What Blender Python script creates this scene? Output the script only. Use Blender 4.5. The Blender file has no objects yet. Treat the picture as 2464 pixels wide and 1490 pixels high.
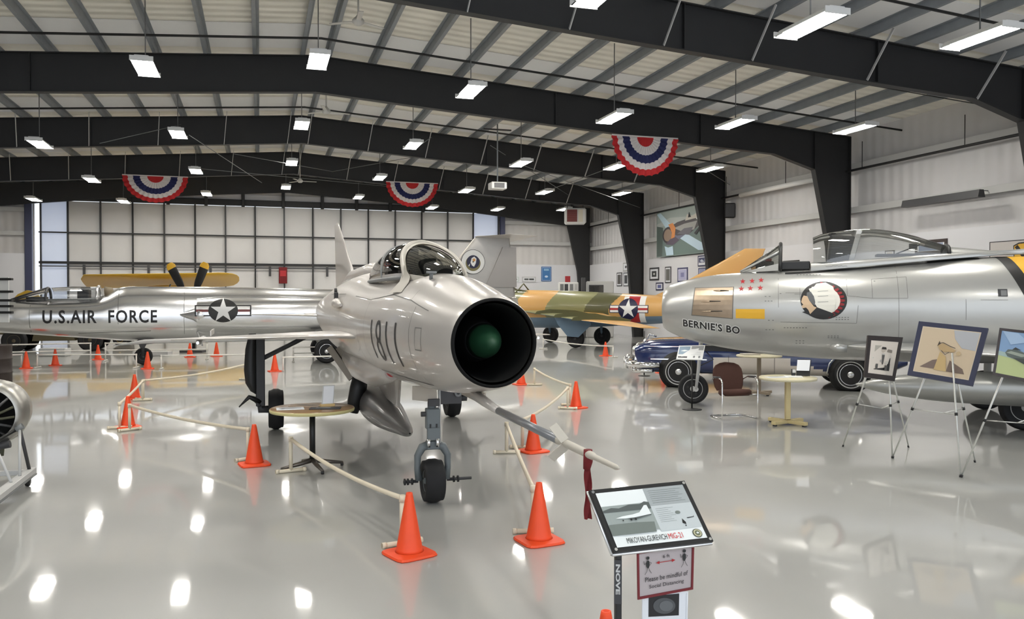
EXPO = 0.86
import bpy, bmesh, math, random
from math import sin, cos, pi, radians, sqrt, atan2
from mathutils import Vector, Matrix
random.seed(4)
SC = bpy.context.scene
COL = SC.collection

# ------------------------------------------------------------------ camera
CAMH = 1.95; FPX = 2000.0; YAW = math.atan(0.3035); PIT = math.atan(28/2000.0)
cy, sy, cp, sp = cos(YAW), sin(YAW), cos(PIT), sin(PIT)
CF = Vector((sy*cp, cy*cp, -sp)); CR = Vector((cy, -sy, 0)); CU = Vector((sy*sp, cy*sp, cp))
CO = Vector((0, 0, CAMH))
def ray(px, py): return CF*FPX + CR*(px-1232) + CU*(745-py)
def G(px, py, z=0.0):
    d = ray(px, py); t = (z-CAMH)/d.z; return CO + d*t
def AY(px, py, Y):
    d = ray(px, py); return CO + d*(Y/d.y)
def AX(px, py, X):
    d = ray(px, py); return CO + d*(X/d.x)
def AD(px, py, dep):
    d = ray(px, py); h = d.x*sy + d.y*cy; return CO + d*(dep/h)
def APL(px, py, p0, n):
    d = ray(px, py); return CO + d*((Vector(p0)-CO).dot(n)/d.dot(n))
def W(r, d, z=0.0): return Vector((r*cy + d*sy, -r*sy + d*cy, z))

# ------------------------------------------------------------------ materials
MATS = {}
def mat(name, col, rough=0.5, metal=0.0, emit=None, estr=0.0, spec=0.5, coat=0.0, noise=0.0, nscale=6.0, bump=0.0, bscale=20.0, alpha=1.0):
    if name in MATS: return MATS[name]
    m = bpy.data.materials.new(name); m.use_nodes = True
    nt = m.node_tree; b = nt.nodes['Principled BSDF']
    c = tuple(col[:3]) + (1,)
    b.inputs['Base Color'].default_value = c
    b.inputs['Roughness'].default_value = rough; b.inputs['Metallic'].default_value = metal
    b.inputs['Specular IOR Level'].default_value = spec
    b.inputs['Coat Weight'].default_value = coat; b.inputs['Coat Roughness'].default_value = 0.05
    if emit is not None:
        b.inputs['Emission Color'].default_value = tuple(emit)+(1,); b.inputs['Emission Strength'].default_value = estr
    if noise > 0 or bump > 0:
        tc = nt.nodes.new('ShaderNodeTexCoord')
    if noise > 0:
        n = nt.nodes.new('ShaderNodeTexNoise'); n.inputs['Scale'].default_value = nscale; n.inputs['Detail'].default_value = 5
        nt.links.new(tc.outputs['Object'], n.inputs['Vector'])
        mx = nt.nodes.new('ShaderNodeMix'); mx.data_type = 'RGBA'
        mx.inputs[6].default_value = tuple(max(0, x*(1-noise)) for x in c[:3])+(1,)
        mx.inputs[7].default_value = tuple(min(1, x*(1+noise)) for x in c[:3])+(1,)
        nt.links.new(n.outputs['Fac'], mx.inputs[0]); nt.links.new(mx.outputs[2], b.inputs['Base Color'])
    if bump > 0:
        n2 = nt.nodes.new('ShaderNodeTexNoise'); n2.inputs['Scale'].default_value = bscale; n2.inputs['Detail'].default_value = 3
        nt.links.new(tc.outputs['Object'], n2.inputs['Vector'])
        bp = nt.nodes.new('ShaderNodeBump'); bp.inputs['Strength'].default_value = bump; bp.inputs['Distance'].default_value = 0.02
        nt.links.new(n2.outputs['Fac'], bp.inputs['Height']); nt.links.new(bp.outputs['Normal'], b.inputs['Normal'])
    MATS[name] = m; return m
def glassmat(name, tint, gloss=0.12, rough=0.02):
    if name in MATS: return MATS[name]
    m = bpy.data.materials.new(name); m.use_nodes = True; nt = m.node_tree
    for n in list(nt.nodes): nt.nodes.remove(n)
    o = nt.nodes.new('ShaderNodeOutputMaterial'); t = nt.nodes.new('ShaderNodeBsdfTransparent'); g = nt.nodes.new('ShaderNodeBsdfGlossy')
    t.inputs[0].default_value = tuple(tint)+(1,); g.inputs[0].default_value = (1, 1, 1, 1); g.inputs['Roughness'].default_value = rough
    f = nt.nodes.new('ShaderNodeFresnel'); f.inputs[0].default_value = 1.45
    a = nt.nodes.new('ShaderNodeMath'); a.operation = 'ADD'; a.inputs[1].default_value = gloss-0.04; a.use_clamp = True
    mx = nt.nodes.new('ShaderNodeMixShader')
    nt.links.new(f.outputs[0], a.inputs[0]); nt.links.new(a.outputs[0], mx.inputs[0]); nt.links.new(t.outputs[0], mx.inputs[1]); nt.links.new(g.outputs[0], mx.inputs[2])
    nt.links.new(mx.outputs[0], o.inputs[0]); MATS[name] = m; return m
def C8(r, g, b):
    f = lambda v: ((v/255.0+0.055)/1.055)**2.4 if v > 10 else v/255/12.92
    return (f(r), f(g), f(b))
black = mat('black_paint', (0.012, 0.012, 0.012), 0.45)
rubber = mat('tyre_rubber', (0.012, 0.012, 0.013), 0.75, noise=.3)
white = mat('white_paint', (0.8, 0.8, 0.78), 0.5)
pvc = mat('pvc_pipe', C8(226, 214, 190), 0.4)
pvcw = mat('pvc_pipe_white', C8(228, 224, 216), 0.4)
orange = mat('cone_orange', C8(238, 78, 32), 0.5, noise=.06, nscale=9)
steel = mat('dark_steel', (0.016, 0.016, 0.017), 0.55, noise=.15, nscale=2)
galv = mat('galvanised', C8(138, 143, 148), 0.5, 0.1, noise=.15, nscale=4)
brace_m = mat('brace_grey', C8(190, 190, 188), 0.5)
chrome = mat('chrome', (0.8, 0.8, 0.8), 0.08, 1.0)
alu = mat('aluminium', (0.72, 0.72, 0.72), 0.25, 0.9)
silver = mat('silver_paint', C8(190, 185, 179), 0.34, 0.3, coat=.35, noise=.03, nscale=3)
silver86 = mat('silver_lacquer', C8(180, 180, 177), 0.3, 0.5, coat=.3, noise=.04, nscale=2.5)
polish = mat('polished_aluminium', C8(222, 222, 222), 0.22, 0.92, noise=.12, nscale=1.6, bump=.12, bscale=1.5)
gearg = mat('gear_grey', C8(106, 113, 115), 0.45, 0.1)
cream = mat('cream_paint', C8(190, 184, 172), 0.45)
red = mat('red_paint', C8(170, 30, 36), 0.45)
darkred = mat('dark_red_cloth', C8(110, 22, 26), 0.8)
navy = mat('navy_paint', C8(22, 24, 60), 0.45)
yellow = mat('yellow_paint', C8(222, 172, 50), 0.4)
lgrey = mat('light_grey', C8(190, 190, 188), 0.5)
mgrey = mat('mid_grey', C8(120, 122, 122), 0.5)
dgrey = mat('dark_grey', C8(60, 60, 62), 0.5)

# ------------------------------------------------------------------ mesh builder
class MB:
    def __init__(s): s.v = []; s.f = []; s.mi = []; s.sm = []; s.mats = []
    def m(s, mt):
        if mt not in s.mats: s.mats.append(mt)
        return s.mats.index(mt)
    def add(s, vs, fs, mt, smooth=False):
        o = len(s.v); k = s.m(mt); s.v += [tuple(v) for v in vs]
        for f in fs: s.f.append(tuple(o+i for i in f)); s.mi.append(k); s.sm.append(smooth)
        return s
    def box(s, c, d, mt, M=None):
        x, y, z = d[0]/2, d[1]/2, d[2]/2; b = min(x, y, z)*0.18
        vs = []
        # chamfered box: 24 verts
        for sx in (-1, 1):
            for sy_ in (-1, 1):
                for sz in (-1, 1):
                    vs += [(sx*x, sy_*(y-b), sz*(z-b)), (sx*(x-b), sy_*y, sz*(z-b)), (sx*(x-b), sy_*(y-b), sz*z)]
        def ix(sx, sy_, sz, k): return (((sx+1)//2)*4+((sy_+1)//2)*2+((sz+1)//2))*3+k
        fs = []
        for a in (-1, 1):
            fs.append([ix(a, -1, -1, 0), ix(a, 1, -1, 0), ix(a, 1, 1, 0), ix(a, -1, 1, 0)])
            fs.append([ix(-1, a, -1, 1), ix(-1, a, 1, 1), ix(1, a, 1, 1), ix(1, a, -1, 1)])
            fs.append([ix(-1, -1, a, 2), ix(1, -1, a, 2), ix(1, 1, a, 2), ix(-1, 1, a, 2)])
            for b2 in (-1, 1):
                fs.append([ix(a, b2, -1, 0), ix(a, b2, 1, 0), ix(a, b2, 1, 1), ix(a, b2, -1, 1)])
                fs.append([ix(a, -1, b2, 0), ix(a, 1, b2, 0), ix(a, 1, b2, 2), ix(a, -1, b2, 2)])
                fs.append([ix(-1, a, b2, 1), ix(1, a, b2, 1), ix(1, a, b2, 2), ix(-1, a, b2, 2)])
                for c2 in (-1, 1): fs.append([ix(a, b2, c2, 0), ix(a, b2, c2, 1), ix(a, b2, c2, 2)])
        c = Vector(c); vs = [Vector(v) for v in vs]
        if M is not None: vs = [M @ v for v in vs]
        return s.add([v+c for v in vs], fs, mt)
    def beam(s, p, q, w, h, mt, up=(0, 0, 1)):
        p, q = Vector(p), Vector(q); d = q-p; L = d.length; d.normalize(); u = Vector(up)
        if abs(d.dot(u)) > 0.99: u = Vector((0, 1, 0))
        sd = d.cross(u).normalized(); u = sd.cross(d)
        M = Matrix((d, sd, u)).transposed()
        return s.box((p+q)/2, (L, w, h), mt, M)
    def tube(s, pts, r, mt, n=8, caps=True):
        pts = [Vector(p) for p in pts]; N = len(pts); rs = r if isinstance(r, (list, tuple)) else [r]*N
        vs = []; prev = None
        for i, p in enumerate(pts):
            t = (pts[min(i+1, N-1)]-pts[max(i-1, 0)]).normalized()
            if prev is None:
                a = Vector((0, 0, 1)) if abs(t.z) < .9 else Vector((1, 0, 0)); u = t.cross(a).normalized()
            else: u = (prev - t*prev.dot(t)).normalized()
            prev = u; w = t.cross(u)
            for k in range(n): a = 2*pi*k/n; vs.append(p+(u*cos(a)+w*sin(a))*rs[i])
        fs = [(i*n+k, i*n+(k+1) % n, (i+1)*n+(k+1) % n, (i+1)*n+k) for i in range(N-1) for k in range(n)]
        s.add(vs, fs, mt, True)
        if caps:
            o = len(s.v)-len(vs); mi = s.m(mt)
            for ring in (list(range(n))[::-1], list(range((N-1)*n, N*n))): s.f.append(tuple(o+i for i in ring)); s.mi.append(mi); s.sm.append(False)
        return s
    def lathe(s, prof, mt, n=24, o=(0, 0, 0), ax='z', smooth=True, mats=None, caps=True):
        # prof: (r, h) pairs along the axis
        vs = []
        for r, h in prof:
            for k in range(n):
                a = 2*pi*k/n; x, y = r*cos(a), r*sin(a)
                vs.append((x, y, h) if ax == 'z' else ((h, x, y) if ax == 'x' else (x, h, y)))
        vs = [Vector(v)+Vector(o) for v in vs]
        for i in range(len(prof)-1):
            pass
        o0 = len(s.v); s.v += [tuple(v) for v in vs]
        for i in range(len(prof)-1):
            k = s.m(mats[i] if mats else mt)
            for j in range(n): s.f.append((o0+i*n+j, o0+i*n+(j+1) % n, o0+(i+1)*n+(j+1) % n, o0+(i+1)*n+j)); s.mi.append(k); s.sm.append(smooth)
        for idx, rg in (((0, range(n-1, -1, -1)), (len(prof)-1, range(n))) if caps else ()):
            if prof[idx][0] > 1e-6: s.f.append(tuple(o0+idx*n+j for j in rg)); s.mi.append(s.m(mats[min(idx, len(prof)-2)] if mats else mt)); s.sm.append(False)
        return s
    def prism(s, poly, axis, a, b, mt):
        # poly in the two other axes, extruded a..b along axis
        n = len(poly)
        def P(u, v, w): return {'x': (w, u, v), 'y': (u, w, v), 'z': (u, v, w)}[axis]
        vs = [P(u, v, a) for u, v in poly]+[P(u, v, b) for u, v in poly]
        return s.add(vs, [tuple(range(n))[::-1], tuple(range(n, 2*n))]+[(i, (i+1) % n, n+(i+1) % n, n+i) for i in range(n)], mt)
    def grid(s, rows, mt, smooth=True, closed=False, mf=None):
        R = len(rows); n = len(rows[0]); o = len(s.v)
        for r in rows: s.v += [tuple(p) for p in r]
        for i in range(R-1):
            for j in range(n if closed else n-1):
                mm = mf(i, j) if mf else mt
                if mm is None: continue
                s.f.append((o+i*n+j, o+i*n+(j+1) % n, o+(i+1)*n+(j+1) % n, o+(i+1)*n+j)); s.mi.append(s.m(mm)); s.sm.append(smooth)
        return s
    def cap(s, ring, mt):
        return s.add(ring, [tuple(range(len(ring)))], mt)
    def quad(s, a, b, c, d, mt): return s.add([a, b, c, d], [(0, 1, 2, 3)], mt)
    def slab(s, a, b, c, d, t, mt):
        # quad a b c d given thickness t on the back side
        a, b, c, d = map(Vector, (a, b, c, d)); n = (b-a).cross(d-a).normalized()*t
        return s.add([a, b, c, d, a-n, b-n, c-n, d-n], [(0, 1, 2, 3), (7, 6, 5, 4), (0, 4, 5, 1), (1, 5, 6, 2), (2, 6, 7, 3), (3, 7, 4, 0)], mt)
    def build(s, name, parent=None, loc=None, rz=0.0, fix=True):
        me = bpy.data.meshes.new(name); me.from_pydata(s.v, [], s.f)
        for mt in s.mats: me.materials.append(mt)
        me.polygons.foreach_set('material_index', s.mi); me.polygons.foreach_set('use_smooth', s.sm)
        if fix:
            bm = bmesh.new(); bm.from_mesh(me); bmesh.ops.recalc_face_normals(bm, faces=bm.faces); bm.to_mesh(me); bm.free()
        me.update()
        o = bpy.data.objects.new(name, me); COL.objects.link(o)
        if parent: o.parent = parent
        if loc is not None: o.location = loc
        o.rotation_euler = (0, 0, rz)
        return o
def thing(name, label, cat, loc=(0, 0, 0), rz=0.0, group=None):
    o = bpy.data.objects.new(name, None); COL.objects.link(o); o.empty_display_size = .1
    o.location = loc; o.rotation_euler = (0, 0, rz); o['label'] = label; o['category'] = cat
    if group: o['group'] = group
    return o
def tag(o, label, cat, group=None):
    o['label'] = label; o['category'] = cat
    if group: o['group'] = group
    return o
def struct(o): o['kind'] = 'structure'; return o
def copy_tree(o, parent=None):
    c = o.copy(); COL.objects.link(c); c.parent = parent
    for ch in list(o.children): copy_tree(ch, c)
    return c
def rebase(b, base):
    base = Vector(base); b.v = [tuple(Vector(v)-base) for v in b.v]; return b

# ---- flat shapes and lettering mapped onto a surface
def text_polys(txt, width=None, height=None, bold=0.0, spacing=1.0):
    cu = bpy.data.curves.new('t', 'FONT'); cu.body = txt; cu.size = 1; cu.offset = bold; cu.space_character = spacing; cu.resolution_u = 3
    ob = bpy.data.objects.new('t', cu); COL.objects.link(ob)
    dg = bpy.context.evaluated_depsgraph_get(); dg.update()
    me = bpy.data.meshes.new_from_object(ob.evaluated_get(dg))
    vs = [(v.co.x, v.co.y) for v in me.vertices]; fs = [tuple(p.vertices) for p in me.polygons]
    bpy.data.objects.remove(ob); bpy.data.curves.remove(cu); bpy.data.meshes.remove(me)
    if not vs: return [], []
    x0 = min(v[0] for v in vs); x1 = max(v[0] for v in vs); y0 = min(v[1] for v in vs); y1 = max(v[1] for v in vs)
    sx = width/(x1-x0) if width else None; sy_ = height/(y1-y0) if height else None
    if sx is None: sx = sy_
    if sy_ is None: sy_ = sx
    return [((x-x0)*sx, (y-y0)*sy_) for x, y in vs], fs
def decal(name, shapes, fn, parent=None, step=None, th=0.0):
    """shapes: list of (verts2d, faces or None, material, layer).  fn(u, v, off) -> 3D."""
    bm = bmesh.new(); mats = []; 
    for vs, fs, mt, ly in shapes:
        if mt not in mats: mats.append(mt)
        k = mats.index(mt)
        bv = []
        for x, y in vs:
            v = bm.verts.new((x, y, ly)); bv.append(v)
        for f in (fs or [tuple(range(len(vs)))]):
            try: fc = bm.faces.new([bv[i] for i in f]); fc.material_index = k
            except ValueError: pass
    bm.normal_update()
    bmesh.ops.triangulate(bm, faces=[f for f in bm.faces if len(f.verts) > 4], ngon_method='EAR_CLIP')
    if step:
        xs = [v.co.x for v in bm.verts]; ys = [v.co.y for v in bm.verts]
        for ax, lo, hi in ((0, min(xs), max(xs)), (1, min(ys), max(ys))):
            n = int((hi-lo)/step)
            for i in range(1, n+1):
                co = Vector((0, 0, 0)); co[ax] = lo+i*step; no = Vector((0, 0, 0)); no[ax] = 1
                bmesh.ops.bisect_plane(bm, geom=bm.verts[:]+bm.edges[:]+bm.faces[:], plane_co=co, plane_no=no)
    for v in bm.verts: v.co = fn(v.co.x, v.co.y, v.co.z)
    me = bpy.data.meshes.new(name); bm.to_mesh(me); bm.free()
    for mt in mats: me.materials.append(mt)
    o = bpy.data.objects.new(name, me); COL.objects.link(o)
    if parent: o.parent = parent
    return o
def circ(cx, cy_, r, n=32, ry=None): return [(cx+r*cos(2*pi*k/n), cy_+(ry or r)*sin(2*pi*k/n)) for k in range(n)]
def star(cx, cy_, r, rot=pi/2, inner=0.382): return [(cx+(r if k % 2 == 0 else r*inner)*cos(rot+pi*k/5), cy_+(r if k % 2 == 0 else r*inner)*sin(rot+pi*k/5)) for k in range(10)]
def rect(x0, y0, x1, y1): return [(x0, y0), (x1, y0), (x1, y1), (x0, y1)]
def line2(pts, w):
    out = []
    for (a, b) in zip(pts[:-1], pts[1:]):
        dx, dy = b[0]-a[0], b[1]-a[1]; L = sqrt(dx*dx+dy*dy) or 1; nx, ny = -dy/L*w/2, dx/L*w/2
        out.append([(a[0]+nx, a[1]+ny), (b[0]+nx, b[1]+ny), (b[0]-nx, b[1]-ny), (a[0]-nx, a[1]-ny)])
    return out
def interp(tab, t):
    # Catmull-Rom over rows (t, a, b, ...)
    n = len(tab)
    if t <= tab[0][0]: return tab[0][1:]
    if t >= tab[-1][0]: return tab[-1][1:]
    for i in range(n-1):
        if tab[i][0] <= t <= tab[i+1][0]: break
    p1, p2 = tab[i], tab[i+1]; p0 = tab[i-1] if i > 0 else p1; p3 = tab[i+2] if i+2 < n else p2
    h = p2[0]-p1[0]; s = (t-p1[0])/h; out = []
    for k in range(1, len(p1)):
        m1 = (p2[k]-p0[k])/(p2[0]-p0[0])*h if p2[0] != p0[0] else 0
        m2 = (p3[k]-p1[k])/(p3[0]-p1[0])*h if p3[0] != p1[0] else 0
        if i == 0: m1 = p2[k]-p1[k]
        out.append((2*s**3-3*s*s+1)*p1[k]+(s**3-2*s*s+s)*m1+(-2*s**3+3*s*s)*p2[k]+(s**3-s*s)*m2)
    return out
class Body:
    """fuselage: table rows (t, top z, bottom z, half width, centre z of the widest point); along='x' or 'y'"""
    def __init__(s, tab, along): s.tab = tab; s.al = along
    def P(s, t, w, z): return Vector((t, w, z)) if s.al == 'x' else Vector((w, t, z))
    def ring(s, t, n=48, e=1.0):
        zt, zb, a, zc = interp(s.tab, t); pts = []
        for k in range(n):
            an = 2*pi*k/n; c, q = cos(an), sin(an)
            pts.append(s.P(t, e*a*c, zc+e*((zt-zc) if q > 0 else (zc-zb))*q))
        return pts
    def side(s, t, z, sgn, off=0.0):
        zt, zb, a, zc = interp(s.tab, t); b = (zt-zc) if z > zc else (zc-zb); q = max(-1, min(1, (z-zc)/b))
        w = a*sqrt(max(0, 1-q*q)); nz = q/b; nw = sqrt(max(1e-6, 1-q*q))/a; L = sqrt(nz*nz+nw*nw)
        return s.P(t, sgn*(w+off*nw/L), z+off*nz/L)
    def loft(s, mb, t0, t1, steps, mt, n=48, mf=None, extra=()):
        ts = sorted(set([t0+(t1-t0)*i/steps for i in range(steps+1)]+list(extra)))
        mb.grid([s.ring(t, n) for t in ts], mt, True, True, mf); return ts
def airfoil(mb, secs, mt, n=10, mf=None):
    """secs: (LE point, TE point, thickness vector)"""
    rows = []
    for le, te, th in secs:
        le, te, th = Vector(le), Vector(te), Vector(th); r = []
        prof = [(0.5*(1-cos(pi*i/n))) for i in range(n+1)]
        def tk(u): return 2.6*(0.2969*sqrt(u)-0.126*u-0.3516*u*u+0.2843*u**3-0.1036*u**4)*.5/.26
        for u in prof: r.append(le.lerp(te, u)+th*tk(u))
        for u in prof[-2:0:-1]: r.append(le.lerp(te, u)-th*tk(u))
        rows.append(r)
    mb.grid(rows, mt, True, True, mf); mb.cap(rows[-1], mt); mb.cap(rows[0], mt)
    return mb
def wheel(parent, name, c, r, w, ax='y', hub=.55, hubm=None, n=32, holes=0, ww=None):
    """tyre + hub as two parts; ax = axle direction"""
    t = MB(); e = w/2; q = min(r*.28, w*.45)
    prof = [(r*hub, -e*.75), (r*hub*1.08, -e*.9), (r*.76, -e*.97), (r*.81, -e*.99), (r*.83, -e), (r*.92, -e*.93), (r-q*.25, -e*.68), (r, -e*.3), (r, e*.3), (r-q*.25, e*.68), (r*.92, e*.93), (r*.83, e), (r*.81, e*.99), (r*.76, e*.97), (r*hub*1.08, e*.9), (r*hub, e*.75)]
    ms = [rubber]*15
    if ww: ms[2] = ww; ms[12] = ww
    t.lathe(prof, rubber, n, (0, 0, 0), ax, mats=ms)
    to = t.build(name, parent, c)
    h = MB(); hm = hubm or gearg
    h.lathe([(r*hub, -e*.72), (r*hub*.96, -e*.8), (r*hub*.85, -e*.62), (r*hub*.35, -e*.55), (r*hub*.25, -e*.85), (0.001, -e*.88)], hm, n, (0, 0, 0), ax)
    h.lathe([(r*hub, e*.72), (r*hub*.96, e*.8), (r*hub*.85, e*.62), (r*hub*.35, e*.55), (r*hub*.25, e*.85), (0.001, e*.88)], hm, n, (0, 0, 0), ax)
    h.build('wheel_hub', to)
    return to
# ================================================================== the hangar
WX, LX, XR = 18.6, -15.7, 1.45; ZR = 8.37; SL = (ZR-7.15)/(WX-XR); YE = 45.4
YF = [-0.0, 7.55, 15.15, 22.75, 30.35, 37.95]
def roofz(x): return ZR+0.22-SL*abs(x-XR)
# floor: glossy epoxy
def floor_mat():
    m = bpy.data.materials.new('epoxy_floor'); m.use_nodes = True; nt = m.node_tree; b = nt.nodes['Principled BSDF']
    tc = nt.nodes.new('ShaderNodeTexCoord')
    n = nt.nodes.new('ShaderNodeTexNoise'); n.inputs['Scale'].default_value = .35; n.inputs['Detail'].default_value = 4
    r = nt.nodes.new('ShaderNodeValToRGB'); r.color_ramp.elements[0].color = (.40, .40, .375, 1); r.color_ramp.elements[0].position = .3
    r.color_ramp.elements[1].color = (.47, .47, .45, 1); r.color_ramp.elements[1].position = .7
    nt.links.new(tc.outputs['Object'], n.inputs['Vector']); nt.links.new(n.outputs['Fac'], r.inputs[0]); nt.links.new(r.outputs[0], b.inputs['Base Color'])
    n2 = nt.nodes.new('ShaderNodeTexNoise'); n2.inputs['Scale'].default_value = 2.2; n2.inputs['Detail'].default_value = 3
    bp = nt.nodes.new('ShaderNodeBump'); bp.inputs['Strength'].default_value = .03; bp.inputs['Distance'].default_value = .02
    nt.links.new(tc.outputs['Object'], n2.inputs['Vector']); nt.links.new(n2.outputs['Fac'], bp.inputs['Height']); nt.links.new(bp.outputs['Normal'], b.inputs['Normal']); nt.links.new(bp.outputs['Normal'], b.inputs['Coat Normal'])
    b.inputs['Roughness'].default_value = .36; b.inputs['Specular IOR Level'].default_value = .3
    b.inputs['Coat Weight'].default_value = .85; b.inputs['Coat Roughness'].default_value = .045
    return m
mb = MB(); mb.add([(LX-.3, -6, 0), (WX+.3, -6, 0), (WX+.3, YE+.3, 0), (LX-.3, YE+.3, 0), (LX-.3, -6, -.2), (WX+.3, -6, -.2), (WX+.3, YE+.3, -.2), (LX-.3, YE+.3, -.2)],
  [(0, 1, 2, 3), (7, 6, 5, 4), (0, 4, 5, 1), (1, 5, 6, 2), (2, 6, 7, 3), (3, 7, 4, 0)], floor_mat())
struct(mb.build('floor'))
def wall_mat(name, col, axis, sc=.8, dist=.022, streak=.05):
    m = bpy.data.materials.new(name); m.use_nodes = True; nt = m.node_tree; b = nt.nodes['Principled BSDF']
    tc = nt.nodes.new('ShaderNodeTexCoord'); w = nt.nodes.new('ShaderNodeTexWave'); w.bands_direction = axis; w.inputs['Scale'].default_value = sc
    w.inputs['Distortion'].default_value = .6; w.inputs['Detail'].default_value = 1
    nt.links.new(tc.outputs['Object'], w.inputs['Vector'])
    n = nt.nodes.new('ShaderNodeTexNoise'); n.inputs['Scale'].default_value = 1.1; n.inputs['Detail'].default_value = 4; nt.links.new(tc.outputs['Object'], n.inputs['Vector'])
    mx = nt.nodes.new('ShaderNodeMix'); mx.data_type = 'RGBA'; mx.inputs[6].default_value = tuple(c*(1-streak*1.6) for c in col)+(1,); mx.inputs[7].default_value = tuple(min(1, c*(1+streak)) for c in col)+(1,)
    nt.links.new(n.outputs['Fac'], mx.inputs[0]); nt.links.new(mx.outputs[2], b.inputs['Base Color'])
    ad = nt.nodes.new('ShaderNodeMath'); ad.operation = 'ADD'; nt.links.new(w.outputs['Fac'], ad.inputs[0])
    n3 = nt.nodes.new('ShaderNodeTexNoise'); n3.inputs['Scale'].default_value = 1.4; nt.links.new(tc.outputs['Object'], n3.inputs['Vector']); nt.links.new(n3.outputs['Fac'], ad.inputs[1])
    bp = nt.nodes.new('ShaderNodeBump'); bp.inputs['Strength'].default_value = .7; bp.inputs['Distance'].default_value = dist
    nt.links.new(ad.outputs[0], bp.inputs['Height']); nt.links.new(bp.outputs['Normal'], b.inputs['Normal'])
    b.inputs['Roughness'].default_value = .38; return m
wm_y = wall_mat('wall_insulation_side', (.64, .63, .63), 'Y'); wm_x = wall_mat('wall_insulation_end', (.62, .60, .58), 'X')
cm = wall_mat('ceiling_insulation', (.90, .87, .78), 'Y', .8, .05, .06)
girtm = mat('girt_grey', C8(95, 96, 98), .5)
plain = mat('white_panel', (.68, .68, .70), .55)
# ceiling: two slopes with purlins
mb = MB()
for a, b in ((LX-.3, XR), (XR, WX+.3)):
    mb.add([(a, -6, roofz(a)), (b, -6, roofz(b)), (b, YE+.3, roofz(b)), (a, YE+.3, roofz(a)), (a, -6, roofz(a)+.12), (b, -6, roofz(b)+.12), (b, YE+.3, roofz(b)+.12), (a, YE+.3, roofz(a)+.12)],
      [(0, 1, 2, 3), (7, 6, 5, 4), (0, 4, 5, 1), (1, 5, 6, 2), (2, 6, 7, 3), (3, 7, 4, 0)], cm)
ceil = struct(mb.build('ceiling'))
k = 0
for sgn, lim in ((1, WX), (-1, LX)):
    for i in range(15):
        x = XR+sgn*(.32+1.2*i)
        if (sgn > 0 and x > lim-.3) or (sgn < 0 and x < lim+.3): break
        z = roofz(x); p = MB()
        f = sgn*.075
        p.beam((x, -6, z-.11), (x, YE, z-.11), .02, .2, galv); p.beam((x+f/2, -6, z-.205), (x+f/2, YE, z-.205), .085, .016, galv); p.beam((x-f/2, -6, z-.01), (x-f/2, YE, z-.01), .085, .016, galv)
        struct(p.build('purlin', ceil))
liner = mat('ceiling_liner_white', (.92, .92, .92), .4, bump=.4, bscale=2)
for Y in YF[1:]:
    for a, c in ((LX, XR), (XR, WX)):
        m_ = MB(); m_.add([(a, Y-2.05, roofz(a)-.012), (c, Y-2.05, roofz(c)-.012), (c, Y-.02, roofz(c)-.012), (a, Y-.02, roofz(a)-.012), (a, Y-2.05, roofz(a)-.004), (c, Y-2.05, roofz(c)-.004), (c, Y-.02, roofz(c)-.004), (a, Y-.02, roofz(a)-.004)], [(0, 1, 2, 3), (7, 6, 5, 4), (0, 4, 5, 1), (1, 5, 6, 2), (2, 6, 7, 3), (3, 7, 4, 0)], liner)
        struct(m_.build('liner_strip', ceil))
# walls
def slabx(x0, x1, y0, y1, z0, z1, mt, name, st=True, parent=None):
    o = MB().add([(x0, y0, z0), (x1, y0, z0), (x1, y1, z0), (x0, y1, z0), (x0, y0, z1), (x1, y0, z1), (x1, y1, z1), (x0, y1, z1)],
      [(0, 3, 2, 1), (4, 5, 6, 7), (0, 1, 5, 4), (1, 2, 6, 5), (2, 3, 7, 6), (3, 0, 4, 7)], mt).build(name, parent)
    return struct(o) if st else o
wr = slabx(WX, WX+.2, -6, YE, 0, roofz(WX), wm_y, 'wall_right')
wl = slabx(LX-.2, LX, -6, YE, 0, roofz(LX), wm_y, 'wall_left')
# far wall with the hangar door opening  x -10.5 .. 12.9, top ~6.75
DX0, DX1, DZ = -10.45, 12.95, 6.75
mb = MB()
mb.prism([(LX, 0), (DX0, 0), (DX0, DZ), (DX1, DZ), (DX1, 0), (WX, 0), (WX, roofz(WX)), (XR, roofz(XR)), (LX, roofz(LX))], 'y', YE, YE+.2, wm_x)
wb = struct(mb.build('wall_back'))
# girts on the walls (dark lips with light flange)
def girt_r(z, y0, y1, h=.2): 
    b = MB(); b.box((WX-.11, (y0+y1)/2, z), (.2, y1-y0, .03), girtm); b.box((WX-.2, (y0+y1)/2, z-h/2+.02), (.03, y1-y0, h), lgrey); struct(b.build('girt', wr))
for z in (4.87, 6.28): girt_r(z, -6, YE)
b = MB(); b.tube([(WX-.35, -6, 6.05), (WX-.35, YE, 6.05)], .04, steel); 
for y in range(2, 45, 4): b.tube([(WX-.35, y, 6.05), (WX-.35, y, 6.9)], .012, steel, 6)
struct(b.build('trim_6'))
for (xa, xb) in ((LX, DX0-.2), (DX1+.25, WX)):
    for z in (5.15, 6.3): 
        b = MB(); b.box(((xa+xb)/2, YE-.1, z), (xb-xa, .2, .04), girtm); b.box(((xa+xb)/2, YE-.2, z-.08), (xb-xa, .03, .2), lgrey); struct(b.build('girt', wb))
# plain white wainscot panels
slabx(WX-.24, WX-.02, -6, YE-.26, 0, 3.85, plain, 'wainscot', True, wr)
slabx(DX1+.3, WX-.26, YE-.26, YE-.02, 0, 3.85, plain, 'wainscot', True, wb)
slabx(LX, DX0-.35, YE-.26, YE-.02, 0, 4.1, plain, 'wainscot', True, wb)
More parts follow.
